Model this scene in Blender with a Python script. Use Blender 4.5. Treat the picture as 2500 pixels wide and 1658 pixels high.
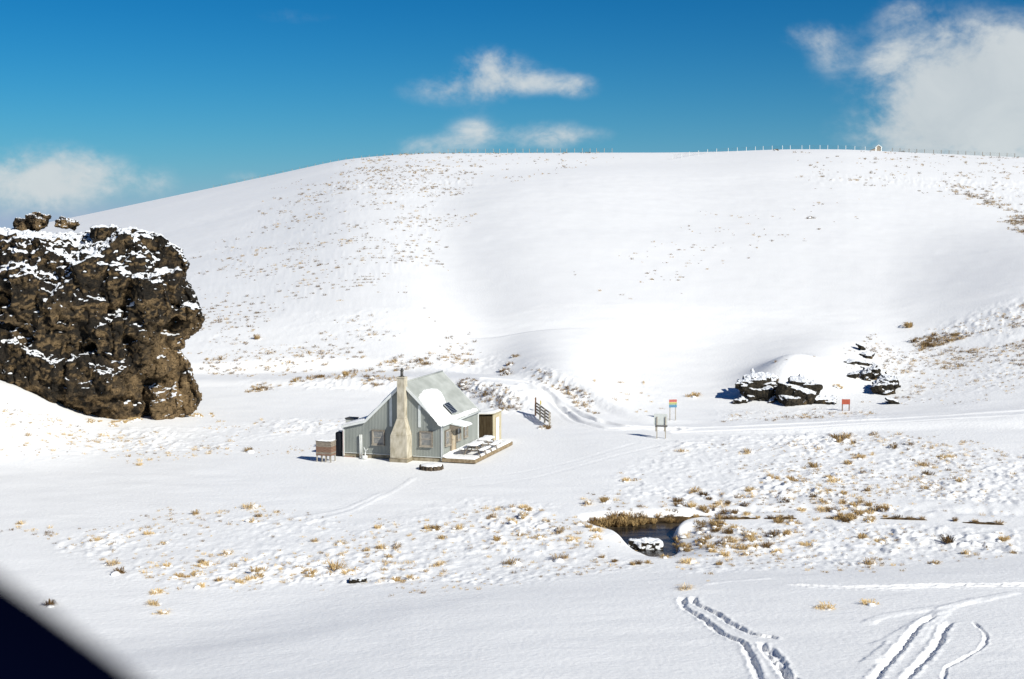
import bpy, bmesh, math, random
import numpy as np
from mathutils import Vector, Matrix

for o in list(bpy.data.objects):
    bpy.data.objects.remove(o)
SC = bpy.context.scene
COL = SC.collection
random.seed(7)
RNG = np.random.default_rng(11)
R = math.radians

# ------------------------------------------------------------------ camera
F = 3472.2            # focal length in photo pixels (50 mm on 36 mm film, 2500 px)
PITCH = R(4.84)
EYE = 16.4            # eye height above the hut's ground
cam = bpy.data.cameras.new('camera'); camo = bpy.data.objects.new('camera', cam)
COL.objects.link(camo); SC.camera = camo
cam.lens = 50; cam.sensor_width = 36; cam.sensor_fit = 'HORIZONTAL'
cam.clip_start = 0.05; cam.clip_end = 5000
camo.location = (0, 0, EYE); camo.rotation_euler = (math.pi/2-PITCH, 0, 0)
cam.dof.use_dof = True; cam.dof.focus_distance = 85; cam.dof.aperture_fstop = 4.2
SC.render.resolution_x = 1024; SC.render.resolution_y = 679

SUN_AZ = R(45)        # measured from the viewer's back towards the right
SUN_EL = R(33)
SKY_STRENGTH = 0.10

def pix_dir(c, r):
    u = (np.asarray(c, float)-1250)/F; v = (np.asarray(r, float)-829)/F
    cp, sp = math.cos(PITCH), math.sin(PITCH)
    return u, cp-v*sp, -sp-v*cp
def project(x, y, z):
    cp, sp = math.cos(PITCH), math.sin(PITCH)
    zz = z-EYE
    d = y*cp-zz*sp; up = y*sp+zz*cp
    d = np.maximum(d, 1e-3)
    return 1250+F*x/d, 829-F*up/d
def Pz(c, r, z):      # photo pixel -> point at height z
    dx, dy, dz = pix_dir(c, r); t = (z-EYE)/dz
    return Vector((float(dx*t), float(dy*t), float(z)))
def Py(c, r, y):      # photo pixel -> point at depth y
    dx, dy, dz = pix_dir(c, r); t = y/dy
    return Vector((float(dx*t), float(y), float(EYE+dz*t)))

# ------------------------------------------------------------------ world, sky and clouds
world = bpy.data.worlds.new('World'); SC.world = world; world.use_nodes = True
nt = world.node_tree; nt.nodes.clear()
def N(tree, typ, **kw):
    n = tree.nodes.new(typ)
    for k, v in kw.items(): setattr(n, k, v)
    return n
def LK(tree, a, b): tree.links.new(a, b)
def M2(tree, op, a, b=None, clamp=False):
    n = N(tree, 'ShaderNodeMath', operation=op); n.use_clamp = clamp
    for i, s in enumerate((a, b)):
        if s is None: continue
        if isinstance(s, (int, float)): n.inputs[i].default_value = s
        else: LK(tree, s, n.inputs[i])
    return n.outputs[0]
out = N(nt, 'ShaderNodeOutputWorld'); bg = N(nt, 'ShaderNodeBackground')
LK(nt, bg.outputs[0], out.inputs[0]); bg.inputs[1].default_value = SKY_STRENGTH
sky = N(nt, 'ShaderNodeTexSky', sky_type='NISHITA'); sky.sun_disc = False
sky.sun_elevation = SUN_EL; sky.sun_rotation = math.pi-SUN_AZ
sky.altitude = 1500; sky.air_density = 1.0; sky.dust_density = 0.2; sky.ozone_density = 1.6
# deep blue of a clear alpine sky: a steeper response per channel, paling into haze low down
srgb = N(nt, 'ShaderNodeSeparateColor'); LK(nt, sky.outputs[0], srgb.inputs[0])
tc = N(nt, 'ShaderNodeTexCoord'); sx = N(nt, 'ShaderNodeSeparateXYZ'); LK(nt, tc.outputs['Generated'], sx.inputs[0])
AZ = M2(nt, 'ARCTAN2', sx.outputs[0], sx.outputs[1]); EL = M2(nt, 'ARCSINE', sx.outputs[2])
cv = N(nt, 'ShaderNodeCombineXYZ'); LK(nt, AZ, cv.inputs[0]); LK(nt, EL, cv.inputs[1])
def fbm_node(scale, detail, rough, off=0.0, dist=0.0):
    mp = N(nt, 'ShaderNodeMapping'); mp.inputs['Scale'].default_value = (1, 1.35, 1); mp.inputs['Location'].default_value = (off, off*.7, off*.3)
    LK(nt, cv.outputs[0], mp.inputs[0])
    n = N(nt, 'ShaderNodeTexNoise'); n.inputs['Scale'].default_value = scale; n.inputs['Detail'].default_value = detail
    n.inputs['Roughness'].default_value = rough; n.inputs['Distortion'].default_value = dist
    LK(nt, mp.outputs[0], n.inputs['Vector']); return n.outputs[0]
haze_ = M2(nt, 'EXPONENT', M2(nt, 'MULTIPLY', M2(nt, 'MAXIMUM', EL, 0.0), -1/.043))
tint = N(nt, 'ShaderNodeCombineColor')
for i_, (pre, gam, k_, hz) in enumerate(((.042, 2.4, .18, 2.9), (.095, 1.35, .425, 3.85), (.112, 1.2, .52, 5.2))):
    ch_ = M2(nt, 'MULTIPLY', M2(nt, 'POWER', M2(nt, 'MULTIPLY', srgb.outputs[i_], pre), gam), k_*10)
    LK(nt, M2(nt, 'ADD', M2(nt, 'MULTIPLY', ch_, M2(nt, 'SUBTRACT', 1.0, haze_)), M2(nt, 'MULTIPLY', haze_, hz)), tint.inputs[i_])
n1 = fbm_node(20, 7, .6, 2.9, .5); n2 = fbm_node(85, 6, .6, 4.1)
blobs = [(2400, 155, 185, 105, 1.0), (2480, 290, 290, 130, 1.1), (2250, 330, 125, 90, .8), (2175, 140, 70, 65, .34), (1990, 85, 85, 36, .42), (2020, 145, 50, 50, .3),
         (2200, 30, 70, 40, .4),
         (1205, 170, 95, 50, .78), (1105, 222, 120, 36, .58), (1320, 200, 110, 30, .52), (1405, 216, 60, 26, .46), (1160, 328, 66, 42, .64), (1335, 335, 95, 40, .56), (1035, 362, 95, 30, .55),
         (1440, 330, 80, 22, .3), (60, 450, 190, 75, .95), (200, 420, 110, 55, .5), (385, 445, 55, 42, .42), (590, 432, 60, 18, .38), (730, 40, 120, 26, .2)]
val = None
lst = []
for (c, r, rx, ry, w) in blobs:
    dx, dy, dz = pix_dir(c, r); L = math.sqrt(dx*dx+dy*dy+dz*dz)
    lst.append((math.atan2(dx, dy), math.asin(dz/L), rx/F, ry/F, w))
rr = random.Random(3)
for i in range(11):                       # the same broken cloud all round, outside the frame
    a = .55+i*(2*math.pi-1.1)/10
    lst.append((a if a < math.pi else a-2*math.pi, rr.uniform(.05, .32), rr.uniform(.05, .14), rr.uniform(.02, .05), rr.uniform(.6, 1.0)))
for (a, e, ra, re, w) in lst:
    da = M2(nt, 'MULTIPLY', M2(nt, 'SUBTRACT', AZ, a), 1/ra); de = M2(nt, 'MULTIPLY', M2(nt, 'SUBTRACT', EL, e), 1/re)
    q = M2(nt, 'ADD', M2(nt, 'MULTIPLY', da, da), M2(nt, 'MULTIPLY', de, de))
    g = M2(nt, 'MULTIPLY', M2(nt, 'EXPONENT', M2(nt, 'MULTIPLY', q, -1)), w)
    val = g if val is None else M2(nt, 'ADD', val, g)
nz = M2(nt, 'ADD', M2(nt, 'MULTIPLY', M2(nt, 'SUBTRACT', n1, .5), 1.9), M2(nt, 'MULTIPLY', M2(nt, 'SUBTRACT', n2, .5), .9))
cval = M2(nt, 'ADD', val, M2(nt, 'MULTIPLY', nz, M2(nt, 'MINIMUM', M2(nt, 'MULTIPLY', val, 1.6), 1.0)))
mr = N(nt, 'ShaderNodeMapRange', interpolation_type='SMOOTHSTEP'); LK(nt, cval, mr.inputs[0])
mr.inputs[1].default_value = .12; mr.inputs[2].default_value = 1.2
den = M2(nt, 'MULTIPLY', mr.outputs[0], .9)
ccol = N(nt, 'ShaderNodeMix', data_type='RGBA'); LK(nt, n1, ccol.inputs[0])
ccol.inputs[6].default_value = (4.6, 5.1, 5.4, 1); ccol.inputs[7].default_value = (6.5, 6.8, 6.8, 1)
fin = N(nt, 'ShaderNodeMix', data_type='RGBA'); LK(nt, den, fin.inputs[0]); LK(nt, tint.outputs[0], fin.inputs[6]); LK(nt, ccol.outputs[2], fin.inputs[7])
LK(nt, fin.outputs[2], bg.inputs[0])

sun = bpy.data.lights.new('sun', 'SUN'); suno = bpy.data.objects.new('sun', sun); COL.objects.link(suno)
sun.energy = 5.0; sun.angle = R(.53); sun.color = (1, .975, .895)
sdir = Vector((math.sin(SUN_AZ)*math.cos(SUN_EL), -math.cos(SUN_AZ)*math.cos(SUN_EL), math.sin(SUN_EL)))
suno.rotation_euler = sdir.to_track_quat('Z', 'Y').to_euler(); suno.location = (60, -40, 60)
vs = SC.view_settings; vs.view_transform = 'Standard'; vs.look = 'None'; vs.exposure = 0.19; vs.gamma = 1.0; vs.use_curve_mapping = False

# ------------------------------------------------------------------ helpers
def _h(ix, iy, iz):
    n = (ix.astype(np.int64)*374761393+iy.astype(np.int64)*668265263+iz.astype(np.int64)*1274126177) & 0xffffffff
    n = ((n ^ (n >> 13))*1274126177) & 0xffffffff
    n = ((n ^ (n >> 16))*2246822519) & 0xffffffff
    return ((n ^ (n >> 15)) & 0xffffff)/float(0xffffff)
def vnoise(x, y, z=None):
    x = np.asarray(x, float); y = np.asarray(y, float)
    xi = np.floor(x); yi = np.floor(y); fx = x-xi; fy = y-yi
    fx = fx*fx*fx*(fx*(fx*6-15)+10); fy = fy*fy*fy*(fy*(fy*6-15)+10)
    if z is None:
        k = np.zeros_like(xi)
        a = _h(xi, yi, k); b = _h(xi+1, yi, k); c = _h(xi, yi+1, k); d = _h(xi+1, yi+1, k)
        return (a+(b-a)*fx)*(1-fy)+(c+(d-c)*fx)*fy
    z = np.asarray(z, float); zi = np.floor(z); fz = z-zi; fz = fz*fz*(3-2*fz)
    r = 0
    for dz, w in ((0, 1-fz), (1, fz)):
        a = _h(xi, yi, zi+dz); b = _h(xi+1, yi, zi+dz); c = _h(xi, yi+1, zi+dz); d = _h(xi+1, yi+1, zi+dz)
        r = r+w*((a+(b-a)*fx)*(1-fy)+(c+(d-c)*fx)*fy)
    return r
def fbm(x, y, z=None, o=4, g=.5):
    a = 1; s = 0; t = 0
    for i in range(o):
        s = s+a*(vnoise(x*2**i+i*17.3, y*2**i-i*9.1, None if z is None else z*2**i+i*5.7)-.5); t += a; a *= g
    return s/t*2
def sstep(a, b, x):
    t = np.clip((np.asarray(x, float)-a)/(b-a), 0, 1); return t*t*(3-2*t)
def in_poly(px, py, poly):
    inside = np.zeros(px.shape, bool); n = len(poly)
    for i in range(n):
        x1, y1 = poly[i]; x2, y2 = poly[(i+1) % n]
        if y1 == y2: continue
        c = ((y1 > py) != (y2 > py)) & (px < (x2-x1)*(py-y1)/(y2-y1)+x1)
        inside ^= c
    return inside
def seg_dist(px, py, pts, vals=None, closed=False):
    """distance to a polyline, signed side, interpolated value"""
    best = np.full(px.shape, 1e9); side = np.zeros(px.shape); vv = np.zeros(px.shape); along = np.zeros(px.shape)
    n = len(pts); m = n if closed else n-1; acc = 0
    for i in range(m):
        x1, y1 = pts[i][0], pts[i][1]; x2, y2 = pts[(i+1) % n][0], pts[(i+1) % n][1]
        ex, ey = x2-x1, y2-y1; l2 = ex*ex+ey*ey+1e-12
        t = np.clip(((px-x1)*ex+(py-y1)*ey)/l2, 0, 1)
        d = np.hypot(px-x1-t*ex, py-y1-t*ey); k = d < best
        best = np.where(k, d, best); side = np.where(k, np.sign(ex*(py-y1)-ey*(px-x1)), side)
        along = np.where(k, acc+t*math.sqrt(l2), along)
        if vals is not None: vv = np.where(k, vals[i]+t*(vals[(i+1) % n]-vals[i]), vv)
        acc += math.sqrt(l2)
    return best, side, vv, along
def smooth_line(pts, n=6):
    pts = [np.array(p, float) for p in pts]; res = []
    P = [2*pts[0]-pts[1]]+pts+[2*pts[-1]-pts[-2]]
    for i in range(1, len(P)-2):
        for k in range(n):
            t = k/n; a, b, c, d = P[i-1], P[i], P[i+1], P[i+2]
            res.append(.5*((2*b)+(-a+c)*t+(2*a-5*b+4*c-d)*t*t+(-a+3*b-3*c+d)*t**3))
    res.append(pts[-1]); return res

def link(o, parent=None):
    COL.objects.link(o)
    if parent is not None: o.parent = parent
    return o
def tag(o, label=None, cat=None, group=None, kind=None):
    if label: o['label'] = label
    if cat: o['category'] = cat
    if group: o['group'] = group
    if kind: o['kind'] = kind
    return o
def empty(name, loc, rz=0, label=None, cat=None, group=None):
    o = bpy.data.objects.new(name, None); link(o); o.location = loc; o.rotation_euler = (0, 0, rz)
    o.empty_display_size = .2
    return tag(o, label, cat, group)
def mesh_obj(name, V, Fc, mat, parent=None, smooth=False):
    me = bpy.data.meshes.new(name); me.from_pydata([tuple(v) for v in V], [], [tuple(f) for f in Fc])
    if mat is not None: me.materials.append(mat)
    if smooth: me.polygons.foreach_set('use_smooth', [True]*len(me.polygons))
    me.update()
    return link(bpy.data.objects.new(name, me), parent)
def grid_mesh(name, X, Y, Z, mat, mask=None, smooth=True):
    nr, nc = X.shape; co = np.stack([X, Y, Z], -1).reshape(-1, 3).astype(np.float32)
    idx = np.arange(nr*nc).reshape(nr, nc)
    q = np.stack([idx[:-1, :-1], idx[:-1, 1:], idx[1:, 1:], idx[1:, :-1]], -1).reshape(-1, 4)
    if mask is not None: q = q[mask.reshape(-1)]
    used = np.zeros(len(co), bool); used[q.ravel()] = True
    rem = np.cumsum(used)-1; q = rem[q]; co = co[used]
    me = bpy.data.meshes.new(name); me.vertices.add(len(co)); me.vertices.foreach_set('co', co.ravel())
    me.loops.add(q.size); me.loops.foreach_set('vertex_index', q.ravel().astype(np.int32))
    me.polygons.add(len(q)); me.polygons.foreach_set('loop_start', np.arange(0, q.size, 4, dtype=np.int32))
    me.polygons.foreach_set('loop_total', np.full(len(q), 4, np.int32))
    me.polygons.foreach_set('use_smooth', np.full(len(q), smooth, bool))
    me.materials.append(mat); me.update(calc_edges=True); me.validate()
    return me

class MB:
    def __init__(s): s.v = []; s.f = []
    def add(s, V, Fc):
        b = len(s.v); s.v += [tuple(v) for v in V]; s.f += [tuple(i+b for i in f) for f in Fc]; return s
    def box(s, c, d, rot=None):
        c = Vector(c); hx, hy, hz = d[0]/2, d[1]/2, d[2]/2
        V = [Vector((a*hx, b*hy, e*hz)) for e in (-1, 1) for b in (-1, 1) for a in (-1, 1)]
        if rot is not None: V = [rot @ v for v in V]
        return s.add([v+c for v in V], [(0, 2, 3, 1), (4, 5, 7, 6), (0, 1, 5, 4), (2, 6, 7, 3), (0, 4, 6, 2), (1, 3, 7, 5)])
    def bbox(s, x0, x1, y0, y1, z0, z1): return s.box(((x0+x1)/2, (y0+y1)/2, (z0+z1)/2), (x1-x0, y1-y0, z1-z0))
    def hexa(s, bottom, top):       # 4+4 points
        return s.add(list(bottom)+list(top), [(3, 2, 1, 0), (4, 5, 6, 7), (0, 1, 5, 4), (1, 2, 6, 5), (2, 3, 7, 6), (3, 0, 4, 7)])
    def prism(s, poly, off):        # flat polygon swept by a vector
        n = len(poly); off = Vector(off); a = [Vector(p) for p in poly]; b = [p+off for p in a]
        return s.add(a+b, [tuple(range(n-1, -1, -1)), tuple(range(n, 2*n))]+[(i, (i+1) % n, n+(i+1) % n, n+i) for i in range(n)])
    def beam(s, p, q, w, h, up=(0, 0, 1)):
        p = Vector(p); q = Vector(q); d = (q-p).normalized(); up = Vector(up)
        sd = d.cross(up)
        if sd.length < 1e-4: sd = d.cross(Vector((1, 0, 0)))
        sd.normalize(); u2 = sd.cross(d).normalized(); a = sd*w/2; b = u2*h/2
        return s.hexa([p-a-b, p+a-b, p+a+b, p-a+b], [q-a-b, q+a-b, q+a+b, q-a+b])
    def tube(s, pts, r, n=8, caps=True):
        pts = [Vector(p) for p in pts]; rs = r if isinstance(r, (list, tuple)) else [r]*len(pts); b0 = len(s.v)
        for i, p in enumerate(pts):
            d = (pts[min(i+1, len(pts)-1)]-pts[max(i-1, 0)]).normalized()
            a = d.orthogonal().normalized() if abs(d.z) < .99 else Vector((1, 0, 0)); b = d.cross(a).normalized(); a = b.cross(d)
            for k in range(n):
                t = 2*math.pi*k/n; s.v.append(tuple(p+(a*math.cos(t)+b*math.sin(t))*rs[i]))
        for i in range(len(pts)-1):
            for k in range(n):
                s.f.append((b0+i*n+k, b0+i*n+(k+1) % n, b0+(i+1)*n+(k+1) % n, b0+(i+1)*n+k))
        if caps: s.f.append(tuple(b0+k for k in range(n-1, -1, -1))); s.f.append(tuple(b0+(len(pts)-1)*n+k for k in range(n)))
        return s
    def build(s, name, mat, parent=None, smooth=False, bevel=0):
        o = mesh_obj(name, s.v, s.f, mat, parent, smooth)
        if bevel:
            bm = bmesh.new(); bm.from_mesh(o.data)
            bmesh.ops.recalc_face_normals(bm, faces=bm.faces)
            bmesh.ops.bevel(bm, geom=bm.edges[:], offset=bevel, segments=1, affect='EDGES', clamp_overlap=True)
            bm.to_mesh(o.data); bm.free()
        return o

# ------------------------------------------------------------------ materials
def mat(name, c1, c2=None, scale=4, rough=.7, bump=0, bscale=30, spec=.3, metal=0, stretch=None, detail=5, lo=.35, hi=.65):
    m = bpy.data.materials.new(name); m.use_nodes = True; t = m.node_tree; b = t.nodes['Principled BSDF']
    b.inputs['Roughness'].default_value = rough; b.inputs['Specular IOR Level'].default_value = spec; b.inputs['Metallic'].default_value = metal
    tcn = N(t, 'ShaderNodeTexCoord'); mp = N(t, 'ShaderNodeMapping'); LK(t, tcn.outputs['Object'], mp.inputs[0])
    if stretch: mp.inputs['Scale'].default_value = stretch
    if c2 is None: b.inputs['Base Color'].default_value = (*c1, 1)
    else:
        n = N(t, 'ShaderNodeTexNoise'); n.inputs['Scale'].default_value = scale; n.inputs['Detail'].default_value = detail; LK(t, mp.outputs[0], n.inputs['Vector'])
        r = N(t, 'ShaderNodeMapRange'); r.inputs[1].default_value = lo; r.inputs[2].default_value = hi; LK(t, n.outputs[0], r.inputs[0])
        x = N(t, 'ShaderNodeMix', data_type='RGBA'); LK(t, r.outputs[0], x.inputs[0]); x.inputs[6].default_value = (*c1, 1); x.inputs[7].default_value = (*c2, 1)
        LK(t, x.outputs[2], b.inputs['Base Color'])
    if bump:
        n = N(t, 'ShaderNodeTexNoise'); n.inputs['Scale'].default_value = bscale; n.inputs['Detail'].default_value = 6; LK(t, mp.outputs[0], n.inputs['Vector'])
        bp = N(t, 'ShaderNodeBump'); bp.inputs['Strength'].default_value = 1; bp.inputs['Distance'].default_value = bump
        LK(t, n.outputs[0], bp.inputs['Height']); LK(t, bp.outputs[0], b.inputs['Normal'])
    return m
SNOW = mat('snow', (.88, .88, .875), (.905, .905, .90), .35, .55, .03, 4.5, .25)
SNOW2 = mat('packed_snow', (.87, .87, .87), (.90, .90, .895), 1.5, .5, .015, 7, .25)
SNOWS = mat('small_snow', (.88, .88, .875), None, 1, .55, .01, 8, .2)
IRON = mat('painted_iron', (.215, .23, .21), (.27, .285, .26), 1.2, .5, 0, 1, .4, 0, (1, 1, .25))
ROOF = mat('roof_iron', (.30, .315, .29), (.42, .435, .41), 1.1, .45, 0, 1, .4, 0, (1.5, .6, .3))
TRIM = mat('pale_trim', (.62, .64, .62), (.70, .71, .68), 3, .55)
STRIP = mat('strip_iron', (.55, .58, .56), (.62, .64, .62), 3, .5)
CONC = mat('concrete', (.33, .29, .21), (.54, .49, .39), 2.6, .9, .012, 25, .1, 0, (1.6, 1.6, .7), 9, .3, .62)
CONCD = mat('stained_concrete', (.20, .17, .11), (.36, .31, .23), 2.5, .9, .01, 25, .1)
WOOD = mat('weathered_timber', (.17, .14, .11), (.29, .25, .20), 6, .85, .004, 40, .1, 0, (1, 1, 5))
WOODR = mat('reddish_timber', (.16, .09, .06), (.25, .165, .12), 5, .85, .004, 40, .1, 0, (1, 1, 6))
WOODG = mat('grey_timber', (.30, .27, .22), (.40, .36, .30), 6, .85, .004, 40, .1)
DECKW = mat('deck_timber', (.20, .145, .085), (.33, .26, .17), 5, .85, .004, 40, .1)
DOORW = mat('door_timber', (.38, .30, .20), (.50, .43, .32), 3, .7, 0, 1, .2, 0, (1, 1, .3))
CREAM = mat('cream_paint', (.42, .36, .23), (.48, .42, .28), 2, .6)
DARKB = mat('dark_brown_boards', (.055, .038, .020), (.10, .075, .042), 3, .8, .003, 30, .1, 0, (3, 3, .4))
WHITE = mat('white_paint', (.76, .77, .77), (.81, .82, .82), 3, .5)
BLACK = mat('black_plastic', (.010, .011, .016), None, 1, .6, 0, 1, .2)
DARKM = mat('dark_metal', (.06, .06, .055), (.11, .10, .09), 6, .55, 0, 1, .4, .3)
PIPEC = mat('red_pipe', (.36, .15, .11), None, 1, .5)
GREYT = mat('grey_tank', (.46, .47, .42), (.54, .55, .49), 2, .6)
GLASS = mat('window_glass', (.16, .165, .16), (.26, .25, .23), 5, .12, 0, 1, .6)
PVF = mat('solar_frame', (.55, .57, .58), None, 1, .3, 0, 1, .5, .7)
PVC = mat('solar_cell', (.010, .014, .022), None, 1, .25, 0, 1, .3)
REDS = mat('red_sign', (.35, .075, .04), (.42, .10, .055), 6, .5)
YELS = mat('yellow_sign', (.52, .42, .14), None, 1, .5)
GRNS = mat('green_sign', (.27, .36, .17), None, 1, .5)
BLUS = mat('blue_sign', (.09, .22, .34), None, 1, .5)
REDB = mat('red_band', (.46, .12, .10), None, 1, .5)
CAR = mat('black_vehicle_trim', (.0006, .0012, .006), None, 1, 1, 0, 1, .0)

def grass_mat(name, c1, c2):
    m = bpy.data.materials.new(name); m.use_nodes = True; t = m.node_tree; b = t.nodes['Principled BSDF']
    b.inputs['Roughness'].default_value = .8; b.inputs['Specular IOR Level'].default_value = .15
    g = N(t, 'ShaderNodeNewGeometry'); oi = N(t, 'ShaderNodeObjectInfo')
    ad = M2(t, 'FRACT', M2(t, 'ADD', g.outputs['Random Per Island'], oi.outputs['Random']))
    x = N(t, 'ShaderNodeMix', data_type='RGBA'); LK(t, ad, x.inputs[0]); x.inputs[6].default_value = (*c1, 1); x.inputs[7].default_value = (*c2, 1)
    LK(t, x.outputs[2], b.inputs['Base Color']); return m
STRAW = grass_mat('straw_grass', (.46, .30, .11), (.74, .58, .33))
TAN = grass_mat('tan_grass', (.26, .16, .06), (.56, .40, .19))
BROWN = grass_mat('brown_grass', (.07, .042, .017), (.26, .16, .065))

def rock_mat(name, dark, brown, ochre, snow_lo, snow_hi, ochre_z=None, sn=1.25):
    m = bpy.data.materials.new(name); m.use_nodes = True; t = m.node_tree; b = t.nodes['Principled BSDF']
    b.inputs['Roughness'].default_value = .9; b.inputs['Specular IOR Level'].default_value = .1
    tcn = N(t, 'ShaderNodeTexCoord'); g = N(t, 'ShaderNodeNewGeometry'); sp = N(t, 'ShaderNodeSeparateXYZ'); LK(t, g.outputs['Normal'], sp.inputs[0])
    def noise(sc, det=6, st=(1, 1, 1), ro=.6):
        mp = N(t, 'ShaderNodeMapping'); mp.inputs['Scale'].default_value = st; LK(t, tcn.outputs['Object'], mp.inputs[0])
        n = N(t, 'ShaderNodeTexNoise'); n.inputs['Scale'].default_value = sc; n.inputs['Detail'].default_value = det; n.inputs['Roughness'].default_value = ro
        LK(t, mp.outputs[0], n.inputs['Vector']); return n.outputs[0]
    def rng(s, a, b_):
        r = N(t, 'ShaderNodeMapRange', interpolation_type='SMOOTHSTEP'); r.inputs[1].default_value = a; r.inputs[2].default_value = b_; LK(t, s, r.inputs[0]); return r.outputs[0]
    def mix(f, a, b_):
        x = N(t, 'ShaderNodeMix', data_type='RGBA'); LK(t, f, x.inputs[0])
        for i, s in ((6, a), (7, b_)):
            if isinstance(s, tuple): x.inputs[i].default_value = (*s, 1)
            else: LK(t, s, x.inputs[i])
        return x.outputs[2]
    c = mix(rng(noise(5.5, 8), .40, .74), dark, brown)
    of = rng(noise(.42, 6), .55, .66)
    if ochre_z is not None:
        so = N(t, 'ShaderNodeSeparateXYZ'); LK(t, tcn.outputs['Object'], so.inputs[0])
        up = rng(so.outputs[2], ochre_z[1], ochre_z[0])
        dn = rng(sp.outputs[2], .1, -.35)
        of = M2(t, 'MAXIMUM', M2(t, 'MULTIPLY', of, .4), M2(t, 'MULTIPLY', M2(t, 'MAXIMUM', up, dn), rng(noise(.7, 5), .40, .58)))
    fine = rng(noise(5, 6), .3, .75)
    c = mix(of, c, mix(fine, tuple(v*.5 for v in ochre), ochre))
    if ochre_z is not None:
        c = mix(M2(t, 'MULTIPLY', M2(t, 'MULTIPLY', rng(so.outputs[0], 4.8, 7.2), rng(so.outputs[2], 9.5, 6.5)), rng(noise(.6, 6), .34, .52)), c, mix(fine, tuple(v*.45 for v in ochre), ochre))
    c = mix(rng(noise(8, 7, (1, 1, 1.2)), .53, .66), c, tuple(v*.35 for v in dark))
    lv = M2(t, 'ADD', sp.outputs[2], M2(t, 'MULTIPLY', M2(t, 'SUBTRACT', noise(1.0, 7, (1, 1, 1), .6), .5), sn))
    if ochre_z is not None: lv = M2(t, 'ADD', lv, M2(t, 'MULTIPLY', rng(so.outputs[2], 9.0, 14.5), .26))
    sf = rng(lv, snow_lo, snow_hi)
    c = mix(sf, c, (.82, .84, .87))
    LK(t, c, b.inputs['Base Color'])
    bp = N(t, 'ShaderNodeBump'); bp.inputs['Distance'].default_value = .12; LK(t, noise(4, 9, (1, 1, 1.8), .7), bp.inputs['Height']); LK(t, bp.outputs[0], b.inputs['Normal'])
    return m
CRAG = rock_mat('crag_rock', (.015, .0133, .011), (.036, .028, .020), (.25, .17, .088), .68, .80, (0.8, 5.5), 1.0)
OUTC = rock_mat('outcrop_rock', (.026, .023, .018), (.07, .055, .036), (.19, .13, .065), .60, .74, None, 1.0)

# ------------------------------------------------------------------ terrain
HUT_C = Pz(1079, 1126, 0)           # near right corner of the hut
HUT_A = R(17.6)
SKYL = [(-1500, 760), (-600, 640), (0, 566), (211, 523), (423, 478), (634, 434), (846, 388), (1005, 375), (1163, 374), (1480, 373), (1620, 373), (1745, 371), (1904, 365), (2062, 365), (2178, 371), (2500, 385), (3200, 420), (4200, 520)]
SK_C = np.array([p[0] for p in SKYL], float); SK_T = np.tan(np.arctan((829-np.array([p[1] for p in SKYL], float))/F)-PITCH)
YC = 440.0
def smooth_interp(x, xs, ys, w):
    return sum(np.interp(x+k*w, xs, ys)*a for k, a in ((-1, .1), (-.5, .22), (0, .36), (.5, .22), (1, .1)))
PY = np.array([-60, 0, 3, 12, 30, 42, 50, 57.5, 61.5, 66, 80, 96, 112, 125, 150], float)
PZ_ = np.array([15.6, 14.8, 14.4, 10.0, 4.0, 2.1, 1.45, .95, .50, .15, -.05, 0, .15, .3, .3], float)
def base(x, y):
    x = np.asarray(x, float); y = np.asarray(y, float)
    c = 1250+F*x/np.maximum(y, 25)
    ye = smooth_interp(c, [-500, 0, 450, 1000, 1500, 2500, 3500], [44, 45, 48.5, 58, 60, 64, 66], 350)
    yw = y+(60-ye)*np.exp(-((y-58)/17)**2)
    z = smooth_interp(yw, PY, PZ_, 2.2)
    # hill
    yf = smooth_interp(c, [-500, 500, 1300, 1700, 2500, 3500], [116, 118, 119, 121, 118, 112], 300)
    tanv = smooth_interp(c, SK_C, SK_T, 60)
    zc = EYE+YC*tanv-.5
    t = np.clip((y-yf)/(YC-yf), 0, 1)
    f = 1-(1-t)**1.42
    f = f*sstep(-.04, .13, t)
    hill = zc*f-np.maximum(y-YC, 0)*.12-np.maximum(y-YC, 0)**2*.0004
    und = fbm(x/70+3.1, y/70+8.2, o=3)*.8*sstep(.06, .35, t)*(1-sstep(.75, .95, t))
    # fold between the two lobes of the hill
    cv_ = smooth_interp(y, [118, 150, 190, 260, 340], [1215, 1190, 1090, 1075, 1140], 30)
    g = np.exp(-((c-cv_)/130)**2)*sstep(118, 150, y)*(1-sstep(250, 350, y))*1.0
    lobe = np.exp(-((c-cv_-330)/260)**2)*sstep(118, 160, y)*(1-sstep(240, 360, y))*.5
    z = z+hill+und-g+lobe
    # bank under the crag on the left
    z = z+4.0*sstep(300, -60, c)*sstep(90, 110, y)*(1-sstep(128, 160, y))
    z = z+.5*np.exp(-((c-330)/160)**2-((y-114)/7)**2)
    # knoll with the outcrops, ground rising to the right
    z = z+1.7*np.exp(-((c-2000)/190)**2-((y-137)/11)**2)+1.9*np.exp(-((c-1935)/95)**2-((y-130)/4)**2)
    z = z+2.6*sstep(1950, 2900, c)*sstep(92, 126, y)*(1-sstep(150, 230, y))
    z = z+2.0*sstep(2150, 2600, c)*sstep(118, 150, y)*(1-sstep(170, 260, y))
    return z
# road polyline (photo pixels and height)
road_px = [(2700, 985, 1.9), (2500, 1005, 1.3), (2250, 1020, .75), (2000, 1031, .4), (1800, 1040, .22), (1660, 1046, .12), (1560, 1044, .1), (1480, 1030, .2), (1410, 1003, .55), (1350, 972, 1.2), (1290, 944, 1.9), (1225, 927, 2.2), (1150, 919, 2.2), (1050, 915, 2.0), (900, 915, 1.7), (700, 917, 1.4), (450, 920, 1.3), (100, 905, 1.6)]
road_w = [(*Pz(c, r, z)[:2], z) for c, r, z in road_px]
road_w = smooth_line(road_w, 5); road_z = [p[2] for p in road_w]
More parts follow.
